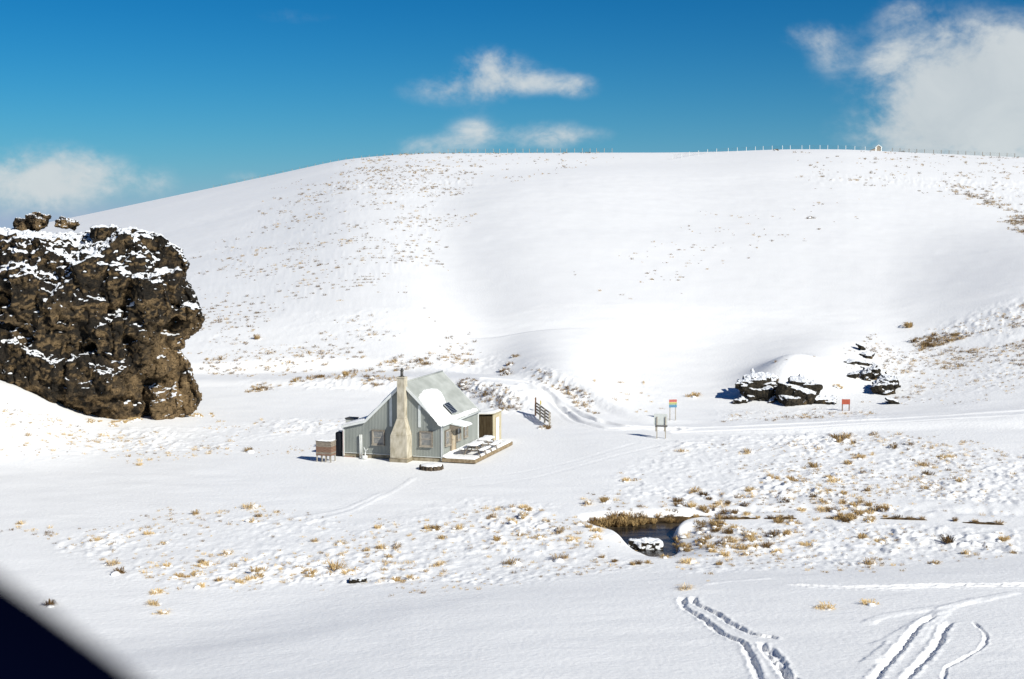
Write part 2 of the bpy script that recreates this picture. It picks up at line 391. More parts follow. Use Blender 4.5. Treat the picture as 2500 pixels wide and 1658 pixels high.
# creek outline (photo pixels)
WATER_Z = -.58
creek_px = [(1432, 1286), (1480, 1279), (1560, 1274), (1680, 1271), (1800, 1267), (2000, 1263), (2200, 1264), (2350, 1270), (2560, 1281), (2560, 1287), (2350, 1277), (2200, 1270), (2000, 1269), (1800, 1273), (1705, 1277), (1668, 1283), (1645, 1295), (1636, 1310), (1642, 1325), (1652, 1338), (1648, 1354), (1628, 1365), (1596, 1366), (1562, 1350), (1535, 1330), (1510, 1312), (1470, 1302)]
creek_w = [tuple(Pz(c, r, WATER_Z)[:2]) for c, r in creek_px]

def iterate_ground(c, r, z0=1.0):
    p = Pz(c, r, z0)
    for i in range(25):
        z = float(base(np.array([p.x]), np.array([p.y]))[0]); p = Pz(c, r, .5*z+.5*p.z)
    return p
def zpx(x0, y0, s, pts): return [(x0+x/s, y0+y/s) for x, y in pts]
Z8 = lambda pts: zpx(1600, 1380, 2.628, pts)
Z6 = lambda pts: zpx(1240, 860, 5.141, pts)
tracks = []   # (pixel polyline, half width, depth, rim)
for pts in ([(172, 200), (185, 270), (260, 312), (330, 362), (420, 432), (500, 472), (570, 502), (592, 552), (622, 602), (645, 665), (680, 760)],
            [(245, 195), (258, 248), (330, 282), (400, 312), (470, 362), (560, 412), (640, 442), (762, 462)],
            [(675, 488), (722, 572), (782, 632), (822, 692), (930, 760)],
            [(722, 520), (790, 592), (830, 662), (850, 760)]):
    tracks.append((Z8(pts), .13, .15, .035))
for pts in ([(1800, 325), (1700, 382), (1635, 450), (1570, 530), (1510, 602), (1440, 682), (1370, 770)], [(1895, 362), (1845, 420), (1822, 480), (1762, 560), (1692, 632), (1570, 760)]):
    tracks.append((Z8(pts), .14, .15, .035))
tracks.append((Z8([(2030, 360), (2095, 420), (2122, 470), (2085, 530), (1960, 610), (1865, 660), (1845, 760)]), .06, .05, .02))
tracks.append((Z8([(820, 128), (1100, 138), (1400, 142), (1800, 132), (2100, 128), (2420, 122)]), .16, .07, .05))
tracks.append((Z8([(1150, 152), (1500, 155), (1900, 146), (2420, 138)]), .12, .05, .04))
tracks.append((Z8([(1340, 385), (1480, 325), (1900, 262), (2290, 180)]), .3, -.045, 0))
tracks.append((Z8([(1400, 520), (1600, 420), (1850, 290), (2050, 220)]), .3, -.04, 0))
tracks.append((Z8([(1350, 640), (1450, 560), (1530, 500)]), .3, -.06, 0))
tracks.append((Z8([(1660, 500), (1740, 400), (1850, 310)]), .28, -.04, 0))
tracks.append((Z8([(270, 130), (460, 105), (700, 88)]), .22, -.03, .0))
for k, pts in enumerate(([(650, 1298), (760, 1275), (850, 1250), (905, 1225), (960, 1200), (1010, 1165)], [(600, 1285), (700, 1270), (800, 1252), (860, 1235), (930, 1205)],
                       [(1020, 1180), (1150, 1165), (1280, 1150), (1420, 1120), (1560, 1080)], [(1040, 1195), (1200, 1180), (1330, 1160), (1480, 1120), (1600, 1090)])):
    tracks.append((pts, .22, -.04 if k < 2 else .012, .01))
far_tracks = [Z6([(-300, 335), (0, 350), (300, 392), (500, 512), (640, 622), (780, 702), (1000, 832), (1200, 874), (1450, 932), (1830, 952), (2200, 965)]),
              Z6([(-300, 410), (0, 430), (300, 462), (500, 582), (700, 732), (850, 850), (1000, 902), (1250, 960), (1700, 976), (2100, 985)]),
              Z6([(200, 420), (500, 545), (720, 720), (930, 780), (1150, 880), (1500, 950)])]
far_tracks += [[(1650, 1048), (1900, 1037), (2200, 1021), (2520, 1000)], [(1650, 1056), (1900, 1045), (2200, 1030), (2520, 1012)]]

# lumpy zones: snow lying over tussock (photo pixel polygons, amplitude)
ZONES = {
 'bn': [(480, 850), (900, 850), (900, 900), (480, 912)],
 'hs': [(900, 398), (1130, 398), (1130, 430), (900, 440)],
 'fl': [(120, 1330), (300, 1280), (480, 1260), (640, 1255), (900, 1285), (900, 1425), (620, 1440), (400, 1430), (250, 1400)],
 'fc': [(880, 1300), (1050, 1230), (1160, 1215), (1380, 1235), (1440, 1300), (1530, 1350), (1600, 1390), (1250, 1425), (880, 1425)],
 'cr': [(1440, 1240), (1540, 1130), (1640, 1080), (1800, 1058), (2160, 1058), (2520, 1110), (2520, 1262), (1900, 1258), (1600, 1262)],
 'cn': [(1680, 1290), (2000, 1280), (2520, 1296), (2520, 1350), (2200, 1378), (1900, 1392), (1660, 1398), (1640, 1350)],
 'hl': [(470, 620), (800, 430), (1000, 390), (1120, 430), (1060, 640), (1000, 760), (1190, 860), (1100, 905), (470, 915)],
 'ht': [(880, 372), (1500, 372), (1420, 400), (1200, 440), (950, 480), (800, 470)],
 'ru': [(2000, 385), (2200, 380), (2520, 395), (2520, 530), (2380, 480), (2250, 455), (1980, 445)],
 'rd': [(2300, 452), (2380, 460), (2520, 520), (2520, 590), (2440, 545), (2360, 490)],
 'rm': [(2240, 820), (2380, 770), (2520, 720), (2520, 800), (2400, 815), (2300, 840), (2240, 850)],
 'rl': [(2110, 870), (2300, 840), (2520, 820), (2520, 950), (2350, 975), (2200, 985)],
 'hc': [(1420, 640), (1600, 570), (2000, 480), (2100, 500), (1900, 620), (1600, 700), (1430, 720)],
 'lf': [(-40, 985), (60, 985), (230, 1050), (420, 1045), (850, 1010), (860, 1050), (600, 1090), (300, 1115), (-40, 1120)],
 'bm': [(600, 925), (960, 922), (975, 948), (600, 950)],
 'bu': [(905, 878), (1200, 872), (1225, 900), (1100, 905), (905, 908)],
 'em': [(1120, 930), (1200, 935), (1290, 960), (1290, 1000), (1215, 1000), (1140, 960)],
 'eb': [(1245, 890), (1330, 905), (1440, 960), (1500, 1010), (1440, 1000), (1360, 960), (1290, 925)],
 'rb': [(1470, 930), (1620, 930), (1620, 1010), (1530, 1020), (1480, 1000)],
 'rs': [(1760, 1002), (2150, 992), (2150, 1022), (1760, 1032)],
 'bl': [(-20, 1262), (140, 1290), (160, 1322), (-20, 1300)],
 'rk': [(1800, 880), (1960, 840), (2150, 830), (2220, 960), (2240, 1000), (2050, 1000), (2060, 930), (1900, 900)],
}
ys = []
y = -60.0
while y < 1000:
    ys.append(y)
    y += 6 if y < -6 else (.9 if y < 38 else (.115 if y < 66 else (.20 if y < 132 else (.40 if y < 160 else (2.0 if y < 470 else 20)))))
ys = np.array(ys)
tf = np.linspace(-.405, .405, 900); to = np.linspace(.405, 1.9, 26)[1:]**1.0
ts = np.concatenate([-to[::-1], tf, to])
TT, YY = np.meshgrid(ts, ys); XX = TT*np.maximum(YY, 12)
ZZ = base(XX, YY)
NEAR = (np.abs(TT) < .41)
# road bench, cut and bank
def sub(mask): return np.nonzero(mask)
k = sub((YY > 85) & (YY < 150) & NEAR)
px, py = XX[k], YY[k]
rd, rside, rz, ralong = seg_dist(px, py, road_w, road_z)
zb = ZZ[k]
up = (rside < 0)      # walking right to left along the line: negative side is the hill side
colk, _ = project(px, py, zb)
w = 1-sstep(1.9, 4.0+1.5*sstep(.3, 1.4, rz), rd)
zb = zb*(1-w)+rz*w
bank = 1.7*np.exp(-((colk-1370)/150)**2)
zb = zb+np.where(up, bank*sstep(2.0, 3.9, rd)*(1-sstep(8, 26, rd)), 0)
cut = .35*np.exp(-((colk-1030)/170)**2)
zb = zb+np.where(up, cut*sstep(2.0, 5, rd)*(1-sstep(6, 18, rd)), 0)
ZZ[k] = zb
ROADMASK = np.full(ZZ.shape, 99.0); ROADMASK[k] = rd
# flat pad for the hut
pad = np.hypot(XX-(HUT_C.x-2), (YY-(HUT_C.y+4))*.9)
w = 1-sstep(9, 15, pad); ZZ = ZZ*(1-w)-.07*w; PADW = w
# photo pixel of every ground vertex (for siting things)
CC, RR_ = project(XX, YY, ZZ)
def zone_w(name, blur=0):
    return in_poly(CC, RR_, ZONES[name]) & (YY > 35) & (YY < YC)
lump = np.zeros(ZZ.shape)
for nme, a in (('fl', .8), ('fc', 1.0), ('cr', 1.0), ('cn', .9), ('lf', .7), ('hl', .13), ('bm', .8), ('bu', .7), ('em', 1.5), ('eb', 1.3), ('rs', .6), ('rl', .35), ('rm', .5), ('ht', .4), ('ru', .3), ('rb', .3)):
    lump = np.maximum(lump, zone_w(nme)*a)
def blur2(a, n, m):
    for ax, r_ in ((0, n), (1, m)):
        kern = np.ones(2*r_+1)/(2*r_+1)
        a = np.apply_along_axis(lambda v: np.convolve(v, kern, 'same'), ax, a)
    return a
lump = blur2(lump, 6, 12)
# tufty relief
ridg = lambda s, ox, oy: np.maximum(0, fbm(XX/s+ox, YY/(s*1.25)+oy, o=3, g=.55))
kk = sub((YY > 36) & (YY < 300) & NEAR)
x_, y_ = XX[kk], YY[kk]
amp = lump[kk]*np.interp(y_, [60, 110, 160, 300], [.125, .15, .26, .40])
patch = .40+1.2*np.clip(.45+1.3*fbm(x_/5.5+2, y_/6.5+7, o=3), 0, 1)**1.5
rl = .8*np.maximum(-.15, fbm(x_/.85+4, y_/1.15+9, o=3, g=.65)+.02)+1.0*np.maximum(-.1, fbm(x_/.36+14, y_/.5+3, o=2))
rl = rl*patch
ZZ[kk] += amp*rl
# gentle drifts everywhere
ZZ[kk] += (1-.85*PADW[kk])*.08*fbm(x_/6+1.7*y_/14, y_/5, o=3)*sstep(36, 48, y_)*np.interp(y_, [50, 120, 300], [.5, .8, 1.2])
drift = fbm(x_/3.2+y_/5, y_/1.6-x_/9, o=3)
ZZ[kk] += (1-.7*PADW[kk])*.028*drift*(1-np.clip(lump[kk], 0, 1))*np.interp(y_, [50, 120, 300], [1, 1, 1.8])
# creek bed
kk = sub((YY > 62) & (YY < 100) & NEAR & (XX > 0))
x_, y_ = XX[kk], YY[kk]
d, _, _, _ = seg_dist(x_, y_, creek_w, None, True)
ins = in_poly(x_, y_, creek_w); sd = np.where(ins, -d, d)
zk = ZZ[kk]
wb = 1-sstep(-.05, .42, sd+.10*fbm(x_/.6, y_/.6, o=2))
wb = wb*np.interp(CC[kk], [1690, 1780, 2600], [1, .12, .1])
far = sstep(0, 1.5, sd)
zk = zk*(1-wb)+(WATER_Z-.35)*wb
cm = np.interp(CC[kk], [1440, 1600, 1660, 1700, 2500], [1300, 1310, 1290, 1274, 1280]); isn = sstep(-4, 6, RR_[kk]-cm)
nearb = (1-sstep(.2, 3.2, sd))*isn*(sd > -.3)*np.interp(CC[kk], [1400, 1450, 1680, 1800], [0, 1, 1, .3])
sdg = np.full(ZZ.shape, 99.0); sdg[kk] = sd
tgt = WATER_Z+.10+.12*np.clip(sd, 0, 3)**.8
zk = np.where(sd > .1, zk*(1-.8*nearb)+np.minimum(tgt, zk)*.8*nearb, zk)
ZZ[kk] = zk
wbl = np.where(np.abs(sdg) < 3, 1.0, 0.0)*np.where(sdg > .05, 1, .25)
y0i, y1i = np.searchsorted(ys, 60), np.searchsorted(ys, 102)
blk = ZZ[y0i:y1i].copy()
for it in range(11):
    p_ = np.pad(blk, 1, mode='edge'); blk2 = (p_[:-2, 1:-1]+p_[2:, 1:-1]+p_[1:-1, :-2]+p_[1:-1, 2:]+2*blk)/6
    blk = blk+(blk2-blk)*wbl[y0i:y1i]
ZZ[y0i:y1i] = blk
# sheltered snow wall of the bank at left (dark undercut line) and tyre tracks
for pl, hw, dep, rim in tracks:
    wpts = [tuple(iterate_ground(c, r)[:2]) for c, r in pl]
    wpts = smooth_line(wpts, 5)
    a = np.array(wpts); x0, x1, y0, y1 = a[:, 0].min()-1, a[:, 0].max()+1, a[:, 1].min()-1, a[:, 1].max()+1
    kk = sub((XX > x0) & (XX < x1) & (YY > y0) & (YY < y1))
    if len(kk[0]) == 0: continue
    x_, y_ = XX[kk], YY[kk]
    d, _, _, al = seg_dist(x_, y_, wpts)
    wob = .06*fbm(al/.5, al*0+hw*30, o=3)+.05*fbm(x_/.14, y_/.2, o=3)
    d = np.abs(d+wob)
    prof = 1-sstep(hw*.55, hw*1.25, d)
    dm = dep*(.75+.5*fbm(al/.7, al*0+3.3, o=2))
    ends = sstep(0, .6, al)
    ZZ[kk] += -dm*prof*ends+rim*np.exp(-((d-hw*1.75)/(hw*.6))**2)*(.6+.9*fbm(x_/.25, y_/.3, o=2))*ends
for fi_, pl in enumerate(far_tracks):
    fk = 1.0 if fi_ < 3 else .35
    wpts = [tuple(Pz(c, r, 0)[:2]) for c, r in pl]
    # find height by walking down the stored grid
    wpts = []
    for c, r in pl:
        j = np.argmin((CC-c)**2+(RR_-r)**2+1e6*(YY < 35)+1e6*(YY > 200)); wpts.append((XX.flat[j], YY.flat[j]))
    wpts = smooth_line(wpts, 5)
    a = np.array(wpts); kk = sub((XX > a[:, 0].min()-1) & (XX < a[:, 0].max()+1) & (YY > a[:, 1].min()-1) & (YY < a[:, 1].max()+1))
    x_, y_ = XX[kk], YY[kk]
    d, _, _, al = seg_dist(x_, y_, wpts)
    d = np.abs(d+.08*fbm(al/2, al*0, o=2))
    ZZ[kk] += fk*(-.22*(1-sstep(.12, .34, d)))+fk*.07*np.exp(-((d-.5)/.2)**2)
# small footmarks round the hut and sign
CC, RR_ = project(XX, YY, ZZ)
rq = .25*(ROADMASK[:-1, :-1]+ROADMASK[1:, :-1]+ROADMASK[:-1, 1:]+ROADMASK[1:, 1:])
isroad = rq < 2.0
g = link(bpy.data.objects.new('ground', grid_mesh('ground', XX, YY, ZZ, SNOW, ~isroad)))
tag(g, 'snow covered valley floor and hillside', 'ground', kind='structure')
g = link(bpy.data.objects.new('road', grid_mesh('road', XX, YY, ZZ, SNOW2, isroad)))
tag(g, 'snow covered farm road with wheel ruts curving behind the hut', 'road', kind='structure')

fl = ((YY > 38) & (YY < 452) & NEAR).ravel()
GI = np.nonzero(fl)[0]; GC = CC.ravel()[GI]; GR = RR_.ravel()[GI]; GX = XX.ravel()[GI]; GY = YY.ravel()[GI]; GZ = ZZ.ravel()[GI]
# visible only: keep the running highest line of sight per column
ang = ((ZZ-EYE)/np.maximum(YY, 1)); ang[YY < 5] = -9
vis = ang >= np.maximum.accumulate(ang, axis=0)-1e-9
GV = vis.ravel()[GI]
def on_ground(c, r):
    j = np.argmin((GC-c)**2+(GR-r)**2+200*(~GV)); return Vector((GX[j], GY[j], GZ[j]))
def gz(x, y):
    j = np.argmin((GX-x)**2+(GY-y)**2); return float(GZ[j])

# creek water
WATER = bpy.data.materials.new('creek_water'); WATER.use_nodes = True
t = WATER.node_tree; b = t.nodes['Principled BSDF']; b.inputs['Roughness'].default_value = .22; b.inputs['Specular IOR Level'].default_value = .22
tcn = N(t, 'ShaderNodeTexCoord'); mp = N(t, 'ShaderNodeMapping'); mp.inputs['Scale'].default_value = (.5, 1.4, 1); LK(t, tcn.outputs['Object'], mp.inputs[0])
n = N(t, 'ShaderNodeTexNoise'); n.inputs['Scale'].default_value = .9; n.inputs['Detail'].default_value = 6; LK(t, mp.outputs[0], n.inputs['Vector'])
rr_ = N(t, 'ShaderNodeMapRange'); rr_.inputs[1].default_value = .42; rr_.inputs[2].default_value = .72; LK(t, n.outputs[0], rr_.inputs[0])
x = N(t, 'ShaderNodeMix', data_type='RGBA'); LK(t, rr_.outputs[0], x.inputs[0]); x.inputs[6].default_value = (.012, .011, .010, 1); x.inputs[7].default_value = (.13, .10, .065, 1)
LK(t, x.outputs[2], b.inputs['Base Color'])
n = N(t, 'ShaderNodeTexNoise'); n.inputs['Scale'].default_value = 5; LK(t, mp.outputs[0], n.inputs['Vector'])
bp = N(t, 'ShaderNodeBump'); bp.inputs['Distance'].default_value = .015; LK(t, n.outputs[0], bp.inputs['Height']); LK(t, bp.outputs[0], b.inputs['Normal'])
a = np.array(creek_w)
mb = MB(); mb.add([(a[:, 0].min()-2, a[:, 1].min()-2, WATER_Z), (a[:, 0].max()+2, a[:, 1].min()-2, WATER_Z), (a[:, 0].max()+2, a[:, 1].max()+2, WATER_Z), (a[:, 0].min()-2, a[:, 1].max()+2, WATER_Z)], [(0, 1, 2, 3)])
tag(mb.build('creek_water', WATER), 'dark open creek water between snowy banks', 'creek', kind='structure')

EARTH = mat('bank_earth', (.035, .024, .014), (.10, .066, .034), 3, .95, .05, 9, .05)
def earth_bank(name, pts, label):
    V = []; Fc = []; n_ = 0
    P_ = smooth_line([tuple(Pz(c, r, WATER_Z)[:2]) for c, r in pts], 10)
    for i, p in enumerate(P_):
        d_ = P_[min(i+1, len(P_)-1)]-P_[max(i-1, 0)]; d_ = d_/np.linalg.norm(d_); nn = np.array((-d_[1], d_[0]))
        if nn[1] > 0: nn = -nn
        tap = min(1, min(i, len(P_)-1-i)/6)*(.6+.5*float(vnoise(np.array([i*.4]), np.array([.3]))[0])); gtop = min(gz(p[0]-nn[0]*.5, p[1]-nn[1]*.5), .1)
        for j, (o_, z_) in enumerate(((.02, WATER_Z-.25), (.10, WATER_Z+.12), (.03, WATER_Z+.12+.12*tap), (-.22, WATER_Z+.2+(gtop-.08-WATER_Z-.2)*tap), (-.7, gtop-.25))):
            k_ = .09*float(fbm(np.array([i*.35+j*3]), np.array([j*1.7]), o=2)[0])
            V.append((p[0]+nn[0]*(o_+k_), p[1]+nn[1]*(o_+k_), z_+k_*.4))
        if i:
            for j in range(4): Fc.append(((i-1)*5+j, i*5+j, i*5+j+1, (i-1)*5+j+1))
    return tag(mesh_obj(name, V, Fc, EARTH, None, True), label, 'bank', kind='structure')
earth_bank('creek_bank', [(1446, 1285), (1480, 1280), (1560, 1275), (1650, 1272), (1740, 1270)], 'dark earth bank along the far side of the creek')
def earth_line(pts):
    P_ = smooth_line([tuple(on_ground(c, r)) for c, r in pts], 8); mb = MB(); n_ = len(P_)
    mb.tube([(p[0], p[1]-.05, p[2]-.02+.05*float(vnoise(np.array([i*.9]), np.array([2.2]))[0])) for i, p in enumerate(P_)], [.02+.13*math.sin(math.pi*min(1, max(0, i/(n_-1))))**.5*float(vnoise(np.array([i*.7]), np.array([7.]))[0]+.3) for i in range(n_)], 6)
    return tag(mb.build('creek_bank', EARTH, None, True), 'thin dark line of bare earth along the snowed over creek at right', 'bank', kind='structure')
for cs_ in ([(1740, 1269), (1800, 1267), (1850, 1267)], [(1866, 1267), (1905, 1267), (1945, 1266)], [(2010, 1266), (2060, 1266), (2090, 1267)], [(2150, 1266), (2200, 1267), (2262, 1270)], [(2350, 1276), (2400, 1279), (2450, 1282)]):
    earth_line(cs_)
# ------------------------------------------------------------------ rocks
def block(mb, c, size, rng, tilt=(0, 0, 0), jit=.22):
    pts = []
    for sx_ in (-1, 1):
        for sy_ in (-1, 1):
            for sz_ in (-1, 1):
                for ch in range(3):
                    p = [sx_, sy_, sz_]; p[ch] *= rng.uniform(.45, .85)
                    pts.append(Vector([p[i]*size[i]*.5*(1+rng.uniform(-jit, jit)) for i in range(3)]))
    rot = Matrix.Rotation(tilt[2]+rng.uniform(-.5, .5), 3, 'Z') @ Matrix.Rotation(tilt[1]+rng.uniform(-.15, .15), 3, 'Y') @ Matrix.Rotation(tilt[0]+rng.uniform(-.15, .15), 3, 'X')
    bm = bmesh.new()
    for p in pts: bm.verts.new(rot @ p+Vector(c))
    r = bmesh.ops.convex_hull(bm, input=bm.verts)
    bmesh.ops.delete(bm, geom=[v for v in bm.verts if not v.link_faces], context='VERTS')
    bm.verts.index_update()
    mb.add([v.co for v in bm.verts], [tuple(v.index for v in f.verts) for f in bm.faces]); bm.free()
def remesh_rock(name, mb, voxel, amp, mat_, origin, scale=1.0, strata=0.0, zs=1.5, crack=.9):
    me = bpy.data.meshes.new('tmp'); me.from_pydata(mb.v, [], mb.f)
    o = bpy.data.objects.new('tmp', me); COL.objects.link(o)
    md = o.modifiers.new('r', 'REMESH'); md.mode = 'VOXEL'; md.voxel_size = voxel
    dg = bpy.context.evaluated_depsgraph_get(); dg.update()
    m2 = bpy.data.meshes.new_from_object(o.evaluated_get(dg)); bpy.data.objects.remove(o)
    n = len(m2.vertices); co = np.empty(n*3); m2.vertices.foreach_get('co', co); co = co.reshape(-1, 3)
    for it in range(3):
        nr = np.empty(n*3); m2.vertices.foreach_get('normal', nr); nr = nr.reshape(-1, 3)
        s = scale*(1.0, .33, .14)[it]
        xx, yy, zz = co[:, 0]/s, co[:, 1]/s, co[:, 2]/s
        a_ = amp*(1.0, .5, .22)[it]
        rdg = 1-2*np.abs(fbm(xx+3.3, yy+1.2, zz*zs+7, o=3))
        dsp = a_*(.7*fbm(xx, yy, zz*1.3, o=4)+.6*(rdg-.6))
        if it < 2: dsp = dsp-a_*crack*np.exp(-(fbm(xx*.55+9, yy*.55, zz*.3+2, o=3)/.05)**2)
        if strata: dsp = dsp+strata*(np.abs(((zz*1.1+.35*xx+.5*fbm(xx*.6, yy*.6, zz*.6, o=2)) % 1)-.5)-.25)*(1, .5, .12)[it]
        co = co+nr*dsp[:, None]
        m2.vertices.foreach_set('co', co.ravel()); m2.update()
    origin = Vector(origin); co = co-np.array(origin)
    m2.vertices.foreach_set('co', co.ravel()); m2.materials.clear(); m2.materials.append(mat_)
    m2.polygons.foreach_set('use_smooth', np.ones(len(m2.polygons), bool)); m2.name = name; m2.update()
    o = link(bpy.data.objects.new(name, m2)); o.location = origin
    return o
# the big crag
sil = [(-260, 560), (-120, 540), (0, 552), (60, 556), (120, 562), (190, 562), (259, 568), (300, 556), (330, 556), (399, 573), (447, 616), (464, 646), (455, 672), (472, 704), (486, 740), (500, 776), (496, 797), (470, 815), (428, 846), (462, 878), (474, 915), (494, 966), (478, 996), (440, 1030), (330, 1060), (200, 1060), (60, 1030), (-260, 980)]
rng = random.Random(5)
sil = [(c if c < 250 else c-4*min(1, (c-250)/150), r) for c, r in sil]
mb = MB(); Y0, Y1 = 113.5, 124
def top_cut(c, r):           # the front face ends lower than the crown: a snowy slope between them
    if r < 640 and c < 400: return r+max(0, 46*math.exp(-((c-190)/85)**2)+30*math.exp(-((c-30)/70)**2)-6)
    return r
fr_ = [Py(c, top_cut(c, r), Y0) for c, r in sil]; bk_ = [Py(c-6, r+4, Y0+6.5) for c, r in sil]; n_ = len(sil)
mb.add(fr_+bk_, [tuple(range(n_)), tuple(range(2*n_-1, n_-1, -1))]+[(i, n_+i, n_+(i+1) % n_, (i+1) % n_) for i in range(n_)])
spts = [(c, r) for c, r in sil]
sc = np.array(spts, float)
def sil_d(c, r):
    d, _, _, _ = seg_dist(np.array([c]), np.array([r]), spts, None, True); return float(d[0])
cnt = 0
while cnt < 150:
    c = rng.uniform(-240, 500); r = rng.uniform(545, 1060)
    if not in_poly(np.array([c]), np.array([r]), spts)[0]: continue
    d = sil_d(c, r)/31.0
    if d < .55: continue
    s = min(rng.uniform(.8, 3.2), d*1.05+.1)
    prot = min(2.2, d*.55)*rng.uniform(.25, .9)
    if r > 930: prot *= max(.2, 1-(r-930)/120)     # undercut towards the foot
    if r < top_cut(c, 560)+20: continue
    yb = Y0-prot
    p = Py(c, r, yb)
    block(mb, p, (s*rng.uniform(.7, 1.3), s*1.1+prot*.6, s*rng.uniform(.7, 1.5)), rng, (rng.uniform(-.15, .3), rng.uniform(-.6, .6), 0), .3); cnt += 1
for i in range(22):                                   # top and right face
    c, r = sc[rng.randrange(6, 22)]; d = rng.uniform(.9, 2.2); yq = Y0+rng.uniform(0, 5)
    p = Py(c-d*31-8, r+d*16, yq); s = rng.uniform(.8, 1.5)
    block(mb, p, (s*1.3, s*1.6, s*.8), rng)
crag = remesh_rock('rock_crag', mb, .11, .42, CRAG, Py(220, 1040, 115), 1.5, .13, .7)
tag(crag, 'huge dark brown rock crag with snowy ledges left of the hut', 'rock')
for (c0, c1, r0, r1, lab) in ((42, 80, 525, 548, 'dark boulder at the far left on top of the huge crag'), (72, 110, 513, 540, 'highest boulder on top of the huge crag, at left'), (134, 182, 522, 541, 'low snow dusted boulder alone on the crown of the huge crag')):
    mb = MB(); w = (c1-c0)/31; h = (r1-r0)/31
    p = Py((c0+c1)/2, (r0+r1)/2+11, 119)
    for i in range(6): block(mb, p+Vector((rng.uniform(-.36, .36)*w, rng.uniform(-.2, .4), rng.uniform(-.3, .15)*h-.05)), (w*rng.uniform(.35, .8), w*.6, h*rng.uniform(.6, 1.1)), rng, (0, rng.uniform(-.4, .4), 0), .35)
    tag(remesh_rock('boulder', mb, .06, .2, CRAG, (p.x, p.y, p.z-h*.8), .6, .1), lab, 'rock', 'boulders on top of the crag')
# tan litter strip under the crag is built as grass below
# right outcrops: jumbles of small tilted slabs inside an outline seen in the photograph
def outcrop(label, blocks, voxel=.07, amp=.16, sc_=.9):
    mb = MB(); org = None
    for (c, r, w, h, dpt, tl) in blocks:
        g_ = on_ground(c, max(r+h/2, 840)); s = F/g_.y
        p = Py(c, r, g_.y+dpt*.2)
        block(mb, (p.x, p.y+.2, p.z), (w/s, dpt, h/s), rng, (rng.uniform(0, .2), tl, 0), .18)
        if org is None: org = Vector((g_.x, g_.y, g_.z))
    return tag(remesh_rock('rock_outcrop', mb, voxel, amp, OUTC, org, sc_, .22), label, 'rock', 'rocks on the knoll at right')
def poly_rock(label, zp, n, size, tilt, deep=1.2, amp=.16):
    pts = [(1465+x/2.38, 733+y/2.38) for x, y in zp]; a_ = np.array(pts); rm = a_[:, 1].max(); cm = float(a_[a_[:, 1] > rm-6, 0].mean())
    g_ = on_ground(cm, rm-1); s_ = F/g_.y; mb = MB(); k_ = 0; tries = 0
    n = n//2
    while k_ < n and tries < 4000:
        tries += 1
        c = rng.uniform(a_[:, 0].min(), a_[:, 0].max()); r = rng.uniform(a_[:, 1].min(), rm)
        if not in_poly(np.array([c]), np.array([r]), pts)[0]: continue
        d, _, _, _ = seg_dist(np.array([c]), np.array([r]), pts, None, True); d = float(d[0])/s_
        w = min(rng.uniform(*size)*1.5, d*1.9+.15)
        p = Py(c, r, g_.y+(rm-r)/s_*.75+rng.uniform(-.1, .3))
        block(mb, p, (w*rng.uniform(1.1, 1.9), deep*rng.uniform(.6, 1.1), w*rng.uniform(.5, .8)), rng, (rng.uniform(.0, .35), tilt, 0), .3); k_ += 1
    mb.prism([Py(cm+(c-cm)*.93, rm+6+(r-rm)*.92, g_.y+.15+(rm-r)/s_*.75) for c, r in pts], (0, deep, 0))
    return tag(remesh_rock('rock_outcrop', mb, .06, amp, OUTC, g_, 1.1, .05, .9, .4), label, 'rock', 'rocks on the knoll at right')
poly_rock('dark upright rock outcrop casting a long shadow left of the red sign', [(818, 490), (868, 420), (920, 440), (990, 450), (1012, 500), (1032, 556), (1020, 580), (950, 586), (880, 560), (820, 535)], 46, (.3, 1.0), -.1, 1.8, .13)
poly_rock('broad low rock outcrop with brown foot just left of the red sign', [(1035, 602), (1040, 560), (1075, 500), (1110, 455), (1180, 450), (1245, 470), (1250, 520), (1300, 550), (1366, 575), (1360, 592), (1200, 597), (1100, 605)], 60, (.3, 1.0), .12, 1.8, .13)
poly_rock('small half buried dark rock in the shadow left of the outcrops', [(745, 585), (770, 570), (850, 575), (850, 600), (800, 606), (760, 600)], 12, (.2, .5), .1, .7, .1)
poly_rock('thin pointed slab, topmost of the rock steps on the knoll', [(1498, 262), (1515, 262), (1552, 290), (1545, 298), (1515, 285)], 8, (.2, .4), .5, .6, .06)
poly_rock('small dark rock step second from the top of the knoll', [(1495, 306), (1560, 310), (1588, 304), (1590, 334), (1540, 336)], 14, (.25, .5), .05, .8, .1)
poly_rock('wide dark slab third from the top of the knoll', [(1400, 372), (1440, 350), (1525, 340), (1545, 362), (1612, 372), (1600, 382), (1480, 380)], 22, (.25, .6), -.1, .9, .1)
poly_rock('thick dark rock slab with a snowy top and a dark crack at its left', [(1505, 400), (1590, 385), (1648, 408), (1640, 432), (1570, 464), (1512, 460)], 26, (.3, .7), -.3, 1.2, .14)
poly_rock('small brown slab left of the dark crack on the knoll', [(1425, 440), (1460, 420), (1494, 425), (1496, 456), (1440, 452)], 12, (.25, .5), -.2, .8, .1)
poly_rock('large blunt boulder with a pale lower face, lowest on the knoll', [(1580, 505), (1620, 470), (1692, 435), (1718, 470), (1720, 510), (1690, 546), (1610, 530)], 26, (.35, .8), -.3, 1.4, .16)
poly_rock('low dark rock poking from the snow right of the red sign', [(1650, 572), (1690, 568), (1746, 600), (1740, 608), (1700, 596)], 10, (.2, .4), .35, .6, .07)
outcrop('dark blocks standing in for a hole in the near bank, lower middle of the snow', [(866, 1420, 26, 9, .6, .1), (880, 1419, 16, 8, .5, -.2)], .05, .06, .4)  # dark blocks added in place of the dark culvert hole in the bank
